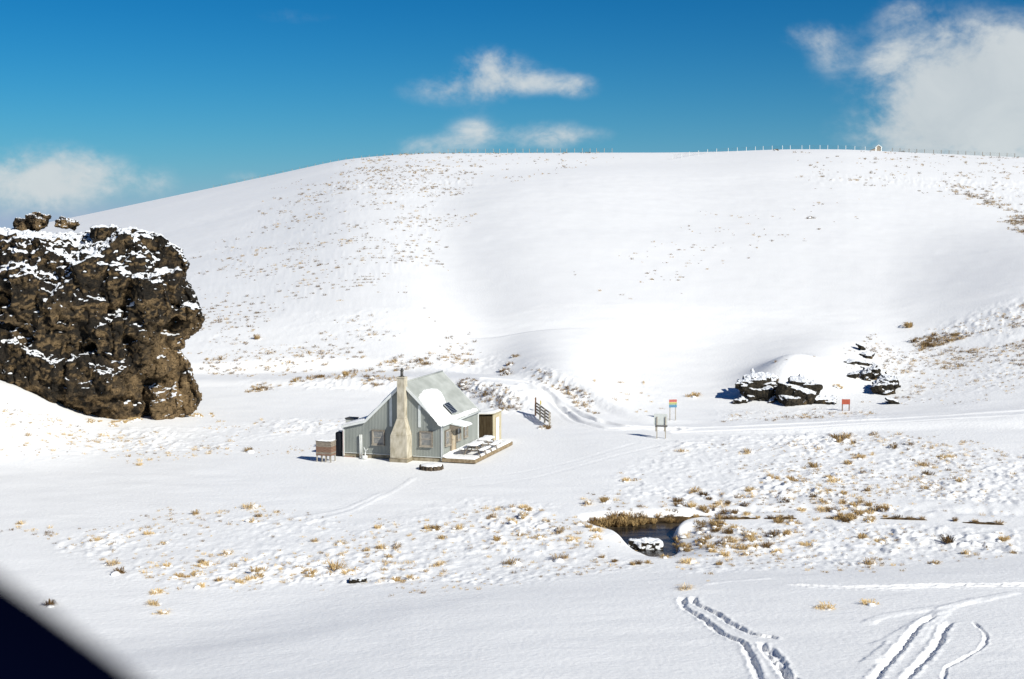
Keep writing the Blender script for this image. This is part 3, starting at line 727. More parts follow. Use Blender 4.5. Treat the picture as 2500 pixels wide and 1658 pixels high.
# rock standing in the creek
p = Pz(1578, 1340, WATER_Z); mb = MB()
for i in range(4): block(mb, p+Vector((rng.uniform(-.35, .35), .3+rng.uniform(-.15, .15), .05)), (1.0, .8, .65), rng)
tag(remesh_rock('creek_rock', mb, .06, .12, rock_mat('creek_rock', (.03, .026, .02), (.09, .07, .05), (.2, .14, .07), .15, .3), p, .6, .05), 'snow capped rock standing in the dark creek pool', 'rock')

# ------------------------------------------------------------------ the hut
HM = Matrix.Translation(HUT_C) @ Matrix.Rotation(-HUT_A, 4, 'Z'); HI = HM.inverted()
def hut_ray(c, r):
    dx, dy, dz = pix_dir(c, r); o = HI @ Vector((0, 0, EYE)); d = HI.to_3x3() @ Vector((float(dx), float(dy), float(dz))); return o, d
def on_plane(c, r, p0, n):
    o, d = hut_ray(c, r); p0 = Vector(p0); n = Vector(n); t_ = (p0-o).dot(n)/d.dot(n); return o+d*t_
Z1 = lambda x, y: (760+x/4.73, 880+y/4.73)
gab = lambda x, y, dep=0: on_plane(*Z1(x, y), (0, -dep, 0), (0, 1, 0))
rgt = lambda x, y: on_plane(*Z1(x, y), (0, 0, 0), (1, 0, 0))
W, L, XL = 5.6, 7.5, -7.25
ZE, ZA = 2.5, 5.2
TH = math.atan((ZA-ZE)/(W/2)); SL = (W/2)/math.cos(TH)
ROOF0 = Vector((-W/2, 0, ZA+.06)); RN = Vector((math.sin(TH), 0, math.cos(TH))); RD = Vector((math.cos(TH), 0, -math.sin(TH)))
def roof_st(x, y):
    p = on_plane(*Z1(x, y), ROOF0, RN); return p.y, (p-ROOF0).dot(RD)
def top_z(X):
    if X >= -W/2: return ZA-(X+W/2)*(ZA-ZE)/(W/2)
    if X >= -W: return ZE+(X+W)*(ZA-ZE)/(W/2)
    return ZE+(X+W)*(ZE-2.1)/(-XL-W)
hut = empty('corrugated_hut', HUT_C, -HUT_A, 'grey corrugated iron hut with tall concrete chimney and steep roof', 'hut')
def corrugated(name, us, bot, top, pos, m, pitch=.11, amp=.010):
    """pos(u, v_along_normal, z)"""
    V = []; Fc = []
    for i, u in enumerate(us):
        w_ = amp*math.sin(2*math.pi*u/pitch)
        V.append(pos(u, w_, bot(u))); V.append(pos(u, w_, top(u)))
        if i: Fc.append((2*i-2, 2*i, 2*i+1, 2*i-1))
    return mesh_obj(name, V, Fc, m, hut, True)
def ur(a, b, st=.025, extra=()):
    n = int(round((b-a)/st)); s = set([a+(b-a)*i/n for i in range(n+1)]); s.update(extra); return sorted(s)
FZ = .24
corrugated('gable_wall', ur(XL, 0, extra=(-W, -W/2)), lambda u: FZ, top_z, lambda u, w_, z: (u, -w_, z), IRON)
corrugated('side_wall', ur(0, L), lambda u: FZ, lambda u: ZE, lambda u, w_, z: (w_, u, z), IRON)
corrugated('rear_wall', ur(XL, 0, extra=(-W, -W/2)), lambda u: FZ, top_z, lambda u, w_, z: (u, L+w_, z), IRON)
corrugated('lean_to_wall', ur(0, L), lambda u: FZ, lambda u: 2.1, lambda u, w_, z: (XL-w_, u, z), IRON)
mb = MB(); mb.bbox(XL+.03, -.03, .03, L-.03, -.3, FZ+.02); mb.build('foundation', CONCD, hut)
# fold the base plate out a little: pale line along the foot of the gable wall
mb = MB(); mb.bbox(XL, -3.6, -.035, -.012, FZ-.01, FZ+.03); mb.bbox(-2.1, 0, -.035, -.012, FZ-.01, FZ+.03); mb.build('sill_flashing', STRIP, hut)
def roof_sheet(name, x0, z0, x1, z1, m, y0=-.16, y1=L+.16):
    d = Vector((x1-x0, 0, z1-z0)); n = Vector((-d.z, 0, d.x)).normalized()
    if n.z < 0: n = -n
    V = []; Fc = []
    us = ur(y0, y1)
    for i, u in enumerate(us):
        w_ = .010*math.sin(2*math.pi*u/.11)
        for j, (xx, zz) in enumerate(((x0, z0), (x1, z1))): V.append(Vector((xx, u, zz))+n*w_)
        if i: Fc.append((2*i-2, 2*i, 2*i+1, 2*i-1))
    return mesh_obj(name, V, Fc, m, hut, True)
e = ROOF0+RD*(SL+.12)
roof_r = roof_sheet('roof', ROOF0.x, ROOF0.z, e.x, e.z, ROOF)
roof_sheet('roof', ROOF0.x, ROOF0.z, -W, ZE+.06, ROOF)
roof_sheet('lean_to_roof', -W, ZE+.06, XL-.15, 2.1+.02, ROOF)
mb = MB(); mb.tube([(-W/2, -.17, ZA+.085), (-W/2, L+.17, ZA+.085)], .06, 8); mb.build('ridge_cap', ROOF, roof_r, True)
for yy in (-.17, L+.17):     # barge boards
    for (xa, za, xb, zb_) in ((-W/2, ZA+.05, e.x, e.z), (-W/2, ZA+.05, -W, ZE+.05), (-W, ZE+.05, XL-.15, 2.11)):
        mb = MB(); mb.beam((xa, yy, za-.06), (xb, yy, zb_-.06), .03, .17, (0, 0, 1)); mb.build('barge_board', TRIM, hut)
for xx, yy, h in ((.012, -.012, ZE), (XL-.012, -.012, 2.1), (.012, L+.012, ZE)):
    mb = MB(); mb.bbox(xx-.06, xx+.045, yy-.045, yy+.06, .02, h); mb.build('corner_trim', TRIM, hut)
mb = MB(); mb.tube([(.16, -.16, ZE-.07), (.16, L+.16, ZE-.07)], .05, 8); mb.build('gutter', STRIP, hut, True)
mb = MB(); mb.tube([(.14, -.06, ZE-.1), (.07, -.05, ZE-.3), (.07, -.05, .1)], .035, 8); mb.build('downpipe', TRIM, hut, True)
for (xa, y0_, y1_) in ((920, 425, 762), (1250, 520, 772)):      # flat strips each side of the chimney
    a_ = gab(xa-14, y1_); b_ = gab(xa+14, y0_)
    mb = MB(); mb.bbox(a_.x, b_.x, -.04, -.014, a_.z, b_.z); mb.build('wall_strip', STRIP, hut)
# chimney
chim = MB()
cx = -W/2
def ring(w_, dep, z): return [(cx-w_/2, -dep, z), (cx+w_/2, -dep, z), (cx+w_/2, .1, z), (cx-w_/2, .1, z)]
chim.hexa(ring(1.24, .92, -.25), ring(1.22, .9, 1.75)); chim.hexa(ring(1.20, .89, 1.753), ring(.58, .5, 2.85)); chim.hexa(ring(.56, .49, 2.853), ring(.54, .47, 5.62))
ch = chim.build('chimney', CONC, hut, bevel=.012)
mb = MB(); mb.hexa(ring(.62, .51, 5.625), ring(.60, .50, 5.70)); mb.build('chimney_cap', CONC, ch, bevel=.01)
mb = MB(); mb.hexa(ring(1.32, .98, -.25), ring(1.32, .98, .16)); mb.build('hearth_base', CONCD, ch, bevel=.015)
fy = -.22
mb = MB(); mb.tube([(cx, fy, 5.69), (cx, fy, 6.12)], .10, 12); mb.tube([(cx, fy, 5.69), (cx, fy, 5.75)], .17, 12); mb.build('flue_pipe', DARKM, ch, True)
mb = MB(); mb.tube([(cx, fy, 6.10), (cx, fy, 6.17), (cx, fy, 6.2)], [.13, .13, .05], 12); mb.tube([(cx, fy, 6.2), (cx, fy, 6.28)], [.08, .10], 12); mb.build('flue_cowl', DARKM, ch, True)
mb = MB()
for z_ in (.2, .45): pass
mb.tube([(cx-.62, -.95, .20), (cx+.62, -.95, .20)], .02, 6); mb.tube([(cx+.64, -.9, .2), (cx+.64, -.03, .2)], .02, 6); mb.build('chimney_pipe', DOORW, ch, True)
# windows
def window(a_, b_, plane, hood=True, panes=2):
    """a_, b_ = (u0, z0), (u1, z1); plane 'g' gable or 's' side wall"""
    (u0, z0), (u1, z1) = a_, b_
    if plane == 'g': P = lambda u, o_, z: (u, -o_, z)
    else: P = lambda u, o_, z: (o_, u, z)
    def bx(m_, ua, ub, oa, ob, za, zb_):
        p, q = P(ua, oa, za), P(ub, ob, zb_)
        m_.bbox(min(p[0], q[0]), max(p[0], q[0]), min(p[1], q[1]), max(p[1], q[1]), za, zb_)
    m_ = MB(); fw = .075
    bx(m_, u0, u0+fw, .012, .09, z0, z1); bx(m_, u1-fw, u1, .012, .09, z0, z1); bx(m_, u0+fw, u1-fw, .012, .088, z1-fw, z1); bx(m_, u0+fw, u1-fw, .012, .088, z0, z0+fw)
    fr = m_.build('window', WOODG, hut)
    um = (u0+u1)/2; zm = (z0+z1)/2
    if panes == 2:
        m_ = MB(); bx(m_, u0+fw, u1-fw, .03, .07, zm-.02, zm+.02); m_.build('glazing_bar', WOODG, fr)
        for (za, zb_) in ((z0+fw, zm-.02), (zm+.02, z1-fw)):
            m_ = MB(); bx(m_, u0+fw, u1-fw, .025, .045, za, zb_); m_.build('pane', GLASS, fr)
    m_ = MB(); bx(m_, u0-.06, u1+.06, .012, .15, z0-.06, z0-.002); m_.build('sill', WOODG, fr)
    if hood:
        m_ = MB(); bx(m_, u0-.05, u1+.05, .012, .13, z1+.002, z1+.04); m_.build('hood', WOOD, fr)
    for uu in (u0-.035, u1+.005):
        m_ = MB(); bx(m_, uu, uu+.03, .012, .11, z0, z1); m_.build('casing', WOOD, fr)
    return fr
for (x0, x1, y0_, y1_) in ((712, 845, 812, 968), (1262, 1396, 828, 988)):
    a_ = gab(x0, y1_); b_ = gab(x1, y0_); window((a_.x, a_.z), (b_.x, b_.z), 'g')
for (x0, x1, zz0, zz1) in ((1540, 1592, .95, 1.98), (1676, 1714, .98, 1.92), (1757, 1793, .98, 1.85)):
    a_ = rgt(x0, 900); b_ = rgt(x1, 900); window((a_.y, zz0), (b_.y, zz1), 's')
a_ = rgt(1607, 1000).y; b_ = rgt(1655, 1000).y
mb = MB(); mb.bbox(.012, .06, a_, b_, .3, 2.12); door = mb.build('door', DOORW, hut)
for (u0, u1, z0, z1) in ((a_-.08, a_-.002, .28, 2.2), (b_+.002, b_+.08, .28, 2.2), (a_-.002, b_+.002, 2.122, 2.2)):
    mb = MB(); mb.bbox(.012, .10, u0, u1, z0, z1); mb.build('door_frame', WOOD, door)
for i in range(5):
    mb = MB(); w_ = (b_-a_)/5; mb.bbox(.061, .072, a_+i*w_+.008, a_+(i+1)*w_-.008, .32, 2.1); mb.build('door_board', DOORW, door)
mb = MB(); mb.tube([(.07, a_+.12, 1.2), (.13, a_+.12, 1.2), (.13, a_+.2, 1.2)], .015, 6); mb.build('door_handle', DARKM, door)
# canopy
cz0, cz1 = 2.36, 2.2
mb = MB(); mb.hexa([(.014, a_-.2, cz0-.04), (1.0, a_-.2, cz1-.04), (1.0, b_+.5, cz1-.04), (.014, b_+.5, cz0-.04)], [(.014, a_-.2, cz0), (1.0, a_-.2, cz1), (1.0, b_+.5, cz1), (.014, b_+.5, cz0)])
can = mb.build('door_canopy', STRIP, hut)
for yy in (a_-.17, b_+.47):
    mb = MB(); mb.prism([(.02, yy, 1.85), (.07, yy, 1.85), (.9, yy, cz1-.05), (.02, yy, cz0-.05)], (0, .04, 0)); mb.build('canopy_bracket', WOOD, can)
def snow_pad(name, parent, x0, x1, y0, y1, zf, h, seed=0, n=14, over=.03, mt=None):
    """rounded slab of snow on a small surface, zf(x, y) the surface"""
    nx = ny = n; V = []; Fc = []
    for i in range(nx+1):
        for j in range(ny+1):
            u = i/nx; v = j/ny; ed = min(u, 1-u, v, 1-v)
            x_ = x0-over+(x1-x0+2*over)*u; y_ = y0-over+(y1-y0+2*over)*v
            nn = float(fbm(np.array([x_*2.2+seed]), np.array([y_*2.2-seed]), o=3)[0])
            k_ = min(1, ed*n/2.2)**.5
            cr_ = .03*float(fbm(np.array([x_*4+seed]), np.array([y_*4+9]), o=2)[0])*(1 if ed < .01 else 0)
            V.append((x_+cr_, y_+cr_, zf(x_, y_)+(-.02 if ed == 0 else h*k_*(.85+.5*nn))))
    idx = lambda i, j: i*(ny+1)+j
    for i in range(nx):
        for j in range(ny): Fc.append((idx(i, j), idx(i+1, j), idx(i+1, j+1), idx(i, j+1)))
    return mesh_obj(name, V, Fc, mt or SNOWS, parent, True)
snow_pad('canopy_snow', can, .12, 1.08, a_+.05, b_+.62, lambda x_, y_: cz0-(cz0-cz1)*x_, .15, 3)
mb = MB(); mb.tube([(.2, b_+.95, cz1+.02), (.32, b_+1.0, cz1+.1)], .03, 6)
# snow left on the sunny roof slope
poly = [roof_st(*p) for p in ((1488, 745), (1420, 655), (1345, 575), (1270, 480), (1238, 430), (1248, 390), (1300, 345), (1380, 322), (1450, 330), (1500, 370), (1530, 425), (1545, 470), (1556, 500), (1508, 525), (1560, 575), (1618, 640), (1690, 618), (1760, 590), (1850, 560), (1905, 552), (1925, 580), (1700, 672), (1540, 745))]
pa = np.array(poly)
S_, T_ = np.meshgrid(np.linspace(pa[:, 0].min()-.2, min(pa[:, 0].max()+.2, L+.15), 90), np.linspace(pa[:, 1].min()-.2, SL+.16, 90))
dd, _, _, _ = seg_dist(S_, T_, poly, None, True); ins = in_poly(S_, T_, poly)
sd = np.where(ins, dd, -dd)+.05*fbm(S_*1.6, T_*1.6, o=3)
H_ = np.where(sd > 0, .015+.06*np.sqrt(np.clip(sd/.45, 0, 1))*(1+.25*fbm(S_, T_, o=2)), -.06)
P0 = np.array(ROOF0); rd_ = np.array(RD); rn_ = np.array(RN)
G3 = P0[None, None]+T_[..., None]*rd_+S_[..., None]*np.array([0, 1, 0])+H_[..., None]*rn_
keep = (sd[:-1, :-1] > -.06) | (sd[1:, 1:] > -.06)
o = link(bpy.data.objects.new('roof_snow', grid_mesh('roof_snow', G3[..., 0], G3[..., 1], G3[..., 2], SNOWS, keep)), roof_r)
# snow on the shaded slope and the lean-to
def slope_snow(name, x0, z0, x1, z1, h, seed):
    d = Vector((x1-x0, 0, z1-z0)); n = Vector((-d.z, 0, d.x)).normalized()
    if n.z < 0: n = -n
    U, Vv = np.meshgrid(np.linspace(0, 1, 40), np.linspace(-.13, L+.13, 60))
    ed = np.minimum(np.minimum(U, 1-U)*d.length, np.minimum(Vv+.13, L+.13-Vv))
    hh = .012+h*np.sqrt(np.clip(ed/.18, 0, 1))*(1+.35*fbm(U*3+seed, Vv, o=3))
    return link(bpy.data.objects.new(name, grid_mesh(name, x0+d.x*U+n.x*hh, Vv, z0+d.z*U+n.z*hh, SNOWS)), hut)
slope_snow('roof_snow', -W/2-.08, ZA-.02, -W+.03, ZE+.10, .11, 1); slope_snow('lean_to_snow', -W+.02, ZE+.075, XL-.17, 2.13, .10, 5)
# solar panel
q = [roof_st(*p) for p in ((1510, 522), (1566, 497), (1676, 604), (1620, 630))]
s0, s1 = (q[0][0]+q[3][0])/2, (q[1][0]+q[2][0])/2; t0, t1 = (q[0][1]+q[1][1])/2, (q[2][1]+q[3][1])/2
def rp(s, t_, h): return ROOF0+RD*t_+Vector((0, s, 0))+RN*h
def rbox(m_, sa, sb, ta, tb, ha, hb): m_.hexa([rp(sa, ta, ha), rp(sb, ta, ha), rp(sb, tb, ha), rp(sa, tb, ha)], [rp(sa, ta, hb), rp(sb, ta, hb), rp(sb, tb, hb), rp(sa, tb, hb)])
mb = MB(); rbox(mb, s0, s1, t0, t1, .12, .155); pv = mb.build('solar_panel', PVF, hut)
nr_, nc_ = 7, 2
for i in range(nr_):
    for j in range(nc_):
        mb = MB(); a0 = s0+.03+(s1-s0-.06)*j/nc_; a1 = s0+.03+(s1-s0-.06)*(j+1)/nc_; b0 = t0+.02+(t1-t0-.04)*i/nr_; b1 = t0+.02+(t1-t0-.04)*(i+1)/nr_
        rbox(mb, a0+.025, a1-.025, b0+.016, b1-.016, .154, .162); mb.build('solar_cell', PVC, pv)
for s in (s0+.1, s1-.1):
    mb = MB(); rbox(mb, s-.02, s+.02, t0+.1, t1-.1, .012, .119); mb.build('panel_rail', DARKM, pv)
# pipes on the gable wall
Z2 = lambda x, y: (700+x/7.883, 980+y/7.883)
g2 = lambda x, y, dep=0: on_plane(*Z2(x, y), (0, -dep, 0), (0, 1, 0))
pts = [g2(x, y, .05) for x, y in ((1085, 565), (1088, 900), (1100, 1058), (1390, 1090))]
mb = MB(); mb.tube(pts, .018, 6); mb.build('wall_pipe', PIPEC, hut, True)
for x in (1408, 1441):
    p_ = g2(x, 640, .12); mb = MB(); mb.tube([(p_.x, -.12, -.2), (p_.x, -.12, p_.z)], .042, 8); mb.build('standpipe', TRIM, hut, True)
    mb = MB(); mb.bbox(p_.x-.03, p_.x+.03, -.12, -.013, p_.z-.3, p_.z-.26); mb.build('pipe_bracket', DARKM, hut)

def hl(x, y, z): return HM @ Vector((x, y, z))
# ------------------------------------------------------------------ deck, tables, shed
dk = empty('timber_deck', HUT_C, -HUT_A, 'low timber deck under snow along the sunny side of the hut', 'deck')
far = HI @ Pz(1240, 1080, .2); DX = 2.42; DL = max(8.2, min(far.y, 11.5)); DXF = DX+min(1.2, max(0, far.x-DX)*.6)
fas = [(.04, -.12), (DX, -.12), (DXF, DL), (.04, DL)]
for k_, (p_, q_) in enumerate(((fas[0], fas[1]), (fas[1], fas[2]), (fas[2], fas[3]))):
    for lv in range(2):
        mb = MB(); z_ = .05+lv*.125
        mb.beam((p_[0], p_[1], z_), (q_[0], q_[1], z_), .05+.01*lv, .118); mb.build('fascia_board', DECKW, dk)
npl = 16
for i in range(npl):
    f0, f1 = i/npl, (i+1)/npl; xa0, xa1 = .045+(DX-.09)*f0, .045+(DX-.09)*f1-.012; xb0, xb1 = .045+(DXF-.09)*f0, .045+(DXF-.09)*f1-.012
    mb = MB(); mb.hexa([(xa0, -.1, .17), (xa1, -.1, .17), (xb1, DL-.03, .17), (xb0, DL-.03, .17)], [(xa0, -.1, .2), (xa1, -.1, .2), (xb1, DL-.03, .2), (xb0, DL-.03, .2)]); mb.build('deck_plank', DECKW, dk)
U, V_ = np.meshgrid(np.linspace(0, 1, 40), np.linspace(0, 1, 110))
xs_ = .04+(DX+(DXF-DX)*V_-.07)*U; yv = -.1+(DL+.05)*V_
ed = np.minimum(np.minimum((1-U)*DX, 9), np.minimum(V_, 1-V_)*DL)
zz_ = .205+.13*np.sqrt(np.clip(ed/.22, 0, 1))*(1+.3*fbm(xs_*1.4, yv*1.4, o=3))+.1*sstep(.25, 0, U)
link(bpy.data.objects.new('deck_snow', grid_mesh('deck_snow', xs_, yv, zz_, SNOWS)), dk)
DECKZ = .30
def table(cx_, cy_, label, seed, ln=1.7):
    t_ = empty('picnic_table', hl(cx_, cy_, DECKZ), -HUT_A, label, 'table', 'picnic tables on the deck')
    for i in range(4):
        mb = MB(); mb.bbox(-.37+i*.187, -.37+i*.187+.175, -ln/2, ln/2, .70, .74); top = mb.build('tabletop_board', WOOD, t_)
    for sx_ in (-1, 1):
        mb = MB(); mb.bbox(sx_*.72-.14, sx_*.72+.14, -ln/2, ln/2, .41, .45); b_ = mb.build('bench', WOOD, t_)
        snow_pad('bench_snow', b_, sx_*.72-.13, sx_*.72+.13, -ln/2, ln/2, lambda a, b: .45, .12, seed+sx_)
    for yy in (-ln/2+.25, ln/2-.25):
        for sx_ in (-1, 1):
            mb = MB(); mb.beam((sx_*.25, yy, .70), (sx_*.62, yy, -.05), .05, .11, (0, 1, 0)); mb.build('leg', WOOD, t_)
        mb = MB(); mb.bbox(-.85, .85, yy+.03, yy+.075, .32, .41); mb.build('bench_support', WOOD, t_)
    snow_pad('tabletop_snow', t_, -.36, .36, -ln/2+.02, ln/2-.02, lambda a, b: .74, .13, seed+5)
    return t_
tp = HI @ Pz(1160, 1083, 1.05); table(tp.x, tp.y, 'snow topped picnic table on the deck, nearer the chimney end', 1)
tp2 = HI @ Pz(1187, 1070, 1.05); table(tp2.x, tp2.y, 'snow topped picnic table on the deck, nearer the brown shed', 8)
# shed
sh = HI @ Pz(1203, 1071, .25)
SX, SY = sh.x, sh.y
shed = empty('shed', hl(SX, SY, 0), -HUT_A, 'small shed with dark brown side, cream front and white door', 'shed')
SD, SW, SH0 = 1.95, 2.6, 1.95
def board_wall(name, x0, x1, y0, y1, z0, z1, m, n):
    for i in range(n):
        f0, f1 = i/n, (i+1)/n; mb = MB()
        if abs(x1-x0) > abs(y1-y0): mb.bbox(x0+(x1-x0)*f0+.004, x0+(x1-x0)*f1-.004, y0, y1, z0, z1)
        else: mb.bbox(x0, x1, y0+(y1-y0)*f0+.004, y0+(y1-y0)*f1-.004, z0, z1)
        mb.build(name, m, shed)
mb = MB(); mb.bbox(-SW+.03, -.03, .03, SD-.03, -.3, SH0-.02); mb.build('core_frame', DARKB, shed)
board_wall('side_board', -SW, -.002, 0, .03, 0, SH0, DARKB, 13)
mb = MB(); mb.bbox(-.028, .03, .0, SD, -.2, SH0+.12); front = mb.build('front_wall', CREAM, shed)
mb = MB(); mb.bbox(.031, .06, .62, 1.32, .0, 1.72); sdoor = mb.build('door', WHITE, shed)
for (u0, u1, z0, z1) in ((.54, .618, 0, 1.8), (1.322, 1.40, 0, 1.8), (.618, 1.322, 1.722, 1.8)):
    mb = MB(); mb.bbox(.031, .075, u0, u1, z0, z1); mb.build('door_frame', DOORW, sdoor)
mb = MB(); mb.tube([(.06, 1.3, .95), (.11, 1.3, .95)], .02, 6); mb.build('door_handle', DARKM, sdoor)
mb = MB(); mb.hexa([(-SW-.1, -.12, SH0-.05), (.16, -.12, SH0+.13), (.16, SD+.12, SH0+.13), (-SW-.1, SD+.12, SH0-.05)], [(-SW-.1, -.12, SH0), (.16, -.12, SH0+.18), (.16, SD+.12, SH0+.18), (-SW-.1, SD+.12, SH0)]); srf = mb.build('roof', CREAM, shed)
snow_pad('roof_snow', srf, -SW-.08, .12, -.1, SD+.1, lambda a, b: SH0+.16+.068*a, .16, 4)
# round stone ring in front
rp_ = Pz(1053, 1145, -.06); ring_o = empty('fire_ring', rp_, 0, 'round low dark stone fire ring heaped with snow before the hut', 'fire ring')
ring_o.scale = (.9, .9, .85); nst = 16; RSTONE = mat('ring_stone', (.045, .035, .026), (.13, .10, .07), 4, .9, .01, 20, .1)
for i in range(nst):
    a_ = 2*math.pi*i/nst; mb = MB()
    block(mb, (.72*math.cos(a_), .72*math.sin(a_), .13), (.32, .26, .34), random.Random(i), (0, 0, a_), .1); st = mb.build('stone', RSTONE, ring_o)
U, A_ = np.meshgrid(np.linspace(0, 1, 16), np.linspace(0, 2*math.pi, 49))
rad = U*(.80+.04*fbm(np.cos(A_)*2, np.sin(A_)*2, o=2)); zz_ = .27+.16*np.sqrt(np.clip(1-U**2.5, 0, 1))+.02*fbm(rad*np.cos(A_)*3, rad*np.sin(A_)*3, o=2)
link(bpy.data.objects.new('snow_heap', grid_mesh('snow_heap', rad*np.cos(A_), rad*np.sin(A_), zz_, SNOWS)), ring_o)
# slatted wood box on legs left of the hut
bxp = HI @ Pz(796, 1124, .0); bo = empty('wood_box', hl(bxp.x, bxp.y, 0), -HUT_A, 'weathered slatted timber box on legs left of the hut', 'box')
bw, bd, bh = 1.12, .8, 1.36
for i in range(8):
    z_ = .38+i*.122
    for (x0, x1, y0, y1) in ((-bw/2, bw/2, -bd/2, -bd/2+.025), (-bw/2, bw/2, bd/2-.025, bd/2), (-bw/2, -bw/2+.025, -bd/2+.03, bd/2-.03), (bw/2-.025, bw/2, -bd/2+.03, bd/2-.03)):
        mb = MB(); mb.bbox(x0, x1, y0, y1, z_, z_+.114); mb.build('slat', WOODR if i in (2, 3, 4, 0) else WOOD, bo)
for x0 in (-bw/2+.05, -.13, .13, bw/2-.05):
    for y0 in (-bd/2+.05, bd/2-.05):
        mb = MB(); mb.bbox(x0-.035, x0+.035, y0-.02, y0+.045, -.2, .38); mb.build('leg', WOODG, bo)
mb = MB(); mb.bbox(-bw/2-.03, bw/2+.03, -bd/2-.03, bd/2+.03, bh, bh+.03); mb.build('lid', WOOD, bo)
snow_pad('box_snow', bo, -bw/2, bw/2, -bd/2, bd/2, lambda a, b: bh+.03, .07, 2)
# black tank
tkp = HI @ Pz(824, 1125, .0); tk = empty('water_tank', hl(XL-.42, .28, 0), -HUT_A, 'black plastic tank standing against the left end of the hut', 'tank')
mb = MB(); mb.tube([(0, .1, -.1), (0, .1, 1.52), (0, .1, 1.6)], [.36, .36, .30], 24); mb.build('tank_body', BLACK, tk, True)
mb = MB(); mb.tube([(0, .1, 1.6), (0, .1, 1.66)], .16, 16); mb.build('tank_lid', BLACK, tk)
snow_pad('tank_snow', tk, -.12, .14, -.02, .2, lambda a, b: 1.66, .06, 3)
gt = empty('grey_cabinet', hl(XL-.3, 2.2, 0), -HUT_A, 'pale grey upright cabinet behind the left end of the hut', 'cabinet')
mb = MB(); mb.bbox(-.4, .27, -.35, .35, -.1, 2.3); mb.build('cabinet_body', GREYT, gt)
mb = MB(); mb.bbox(-.44, .29, -.4, .4, 2.301, 2.38); mb.build('cabinet_top', DARKM, gt)
# white hand pump
pp = g2(1515, 1160, .45); pu = empty('hand_pump', hl(pp.x, -.5, 0), -HUT_A, 'white hand pump with forked handle at the foot of the gable wall', 'pump')
mb = MB(); mb.tube([(.0, 0, -.05), (.0, 0, .18), (.03, 0, .42), (.0, 0, .58), (-.10, 0, .78)], [.07, .05, .035, .03, .022], 8); mb.build('spout', TRIM, pu, True)
mb = MB(); mb.tube([(.02, 0, .42), (.14, 0, .60), (.22, 0, .68)], [.03, .025, .018], 8); mb.build('handle', TRIM, pu, True)
mb = MB(); mb.tube([(-.05, 0, -.05), (-.05, 0, .16), (-.05, 0, .20)], [.2, .22, .16], 14); mb.build('basin', TRIM, pu, True)

# ------------------------------------------------------------------ signs and the rail fence
def stake(px_): return on_ground(*px_)
g_ = on_ground(1615, 1071); sg = empty('notice_board', g_, R(-6), 'back of a white notice board on two posts with a dark crossbar', 'sign')
for x_ in (-.32, .32):
    mb = MB(); mb.bbox(x_-.04, x_+.04, -.05, .03, -.3, 1.62); p_ = mb.build('post', WOODG, sg)
    mb = MB(); mb.bbox(x_-.12, x_-.041, -.03, .03, .52, .95); mb.build('post_batten', WOODG, p_)
mb = MB(); mb.bbox(-.55, .45, .034, .06, 1.0, 1.84); mb.build('board', mat('sign_back', (.47, .49, .47), (.54, .56, .53), 3, .6), sg)
mb = MB(); mb.bbox(-.46, .46, -.075, -.052, .88, 1.0); mb.build('crossbar', DARKM, sg)
g_ = on_ground(1642.5, 1027); sg = empty('striped_sign', g_, R(8), 'sign with red, yellow, green and blue strips on two posts', 'sign')
for x_ in (-.23, .23):
    mb = MB(); mb.bbox(x_-.03, x_+.03, 0, .06, -.3, 1.64); mb.build('post', WOODG, sg)
for z0, z1, m_ in ((1.50, 1.70, REDB), (1.40, 1.49, YELS), (1.29, 1.39, GRNS), (1.06, 1.27, BLUS)):
    mb = MB(); mb.bbox(-.32, .32, -.03, -.005, z0, z1); mb.build('sign_strip', m_, sg)
g_ = on_ground(2064.5, 1003); sg = empty('red_sign', g_, R(-4), 'small red sign on two short posts below the rocks', 'sign')
for x_ in (-.28, .28):
    mb = MB(); mb.bbox(x_-.04, x_+.04, 0, .07, -.3, .98); mb.build('post', WOODR, sg)
mb = MB(); mb.bbox(-.34, .34, -.03, -.004, .55, .98); mb.build('board', REDS, sg)
a_ = on_ground(1341, 1041); b_ = on_ground(1306, 1014)
rf = empty('rail_fence', a_, 0, 'short weathered timber rail fence beside the curving road', 'fence')
dv = Vector((b_.x-a_.x, b_.y-a_.y, b_.z-a_.z))
npost = 4
for i in range(npost):
    q_ = dv*(i/(npost-1)); mb = MB(); hh = 1.12 if i < 3 else 1.5
    mb.bbox(q_.x-.07, q_.x+.07, q_.y-.07, q_.y+.07, q_.z-.4, q_.z+hh); mb.build('post', WOODG if i != 3 else WOODR, rf)
for i in range(npost-1):
    p_, q_ = dv*(i/(npost-1)), dv*((i+1)/(npost-1))
    for h_ in (.28, .53, .78, 1.03):
        mb = MB(); mb.beam(p_+Vector((.085, 0, h_)), q_+Vector((.085, 0, h_)), .04, .13); mb.build('rail', WOOD, rf)
g_ = on_ground(1321, 1006); mk = empty('marker_post', g_, 0, 'thin marker post with yellow tag behind the rail fence', 'post')
mb = MB(); mb.tube([(0, 0, -.3), (0, 0, .95)], .025, 6); mb.build('post', WOODG, mk)
mb = MB(); mb.bbox(-.06, .06, -.04, -.026, .62, .94); mb.build('tag', YELS, mk)

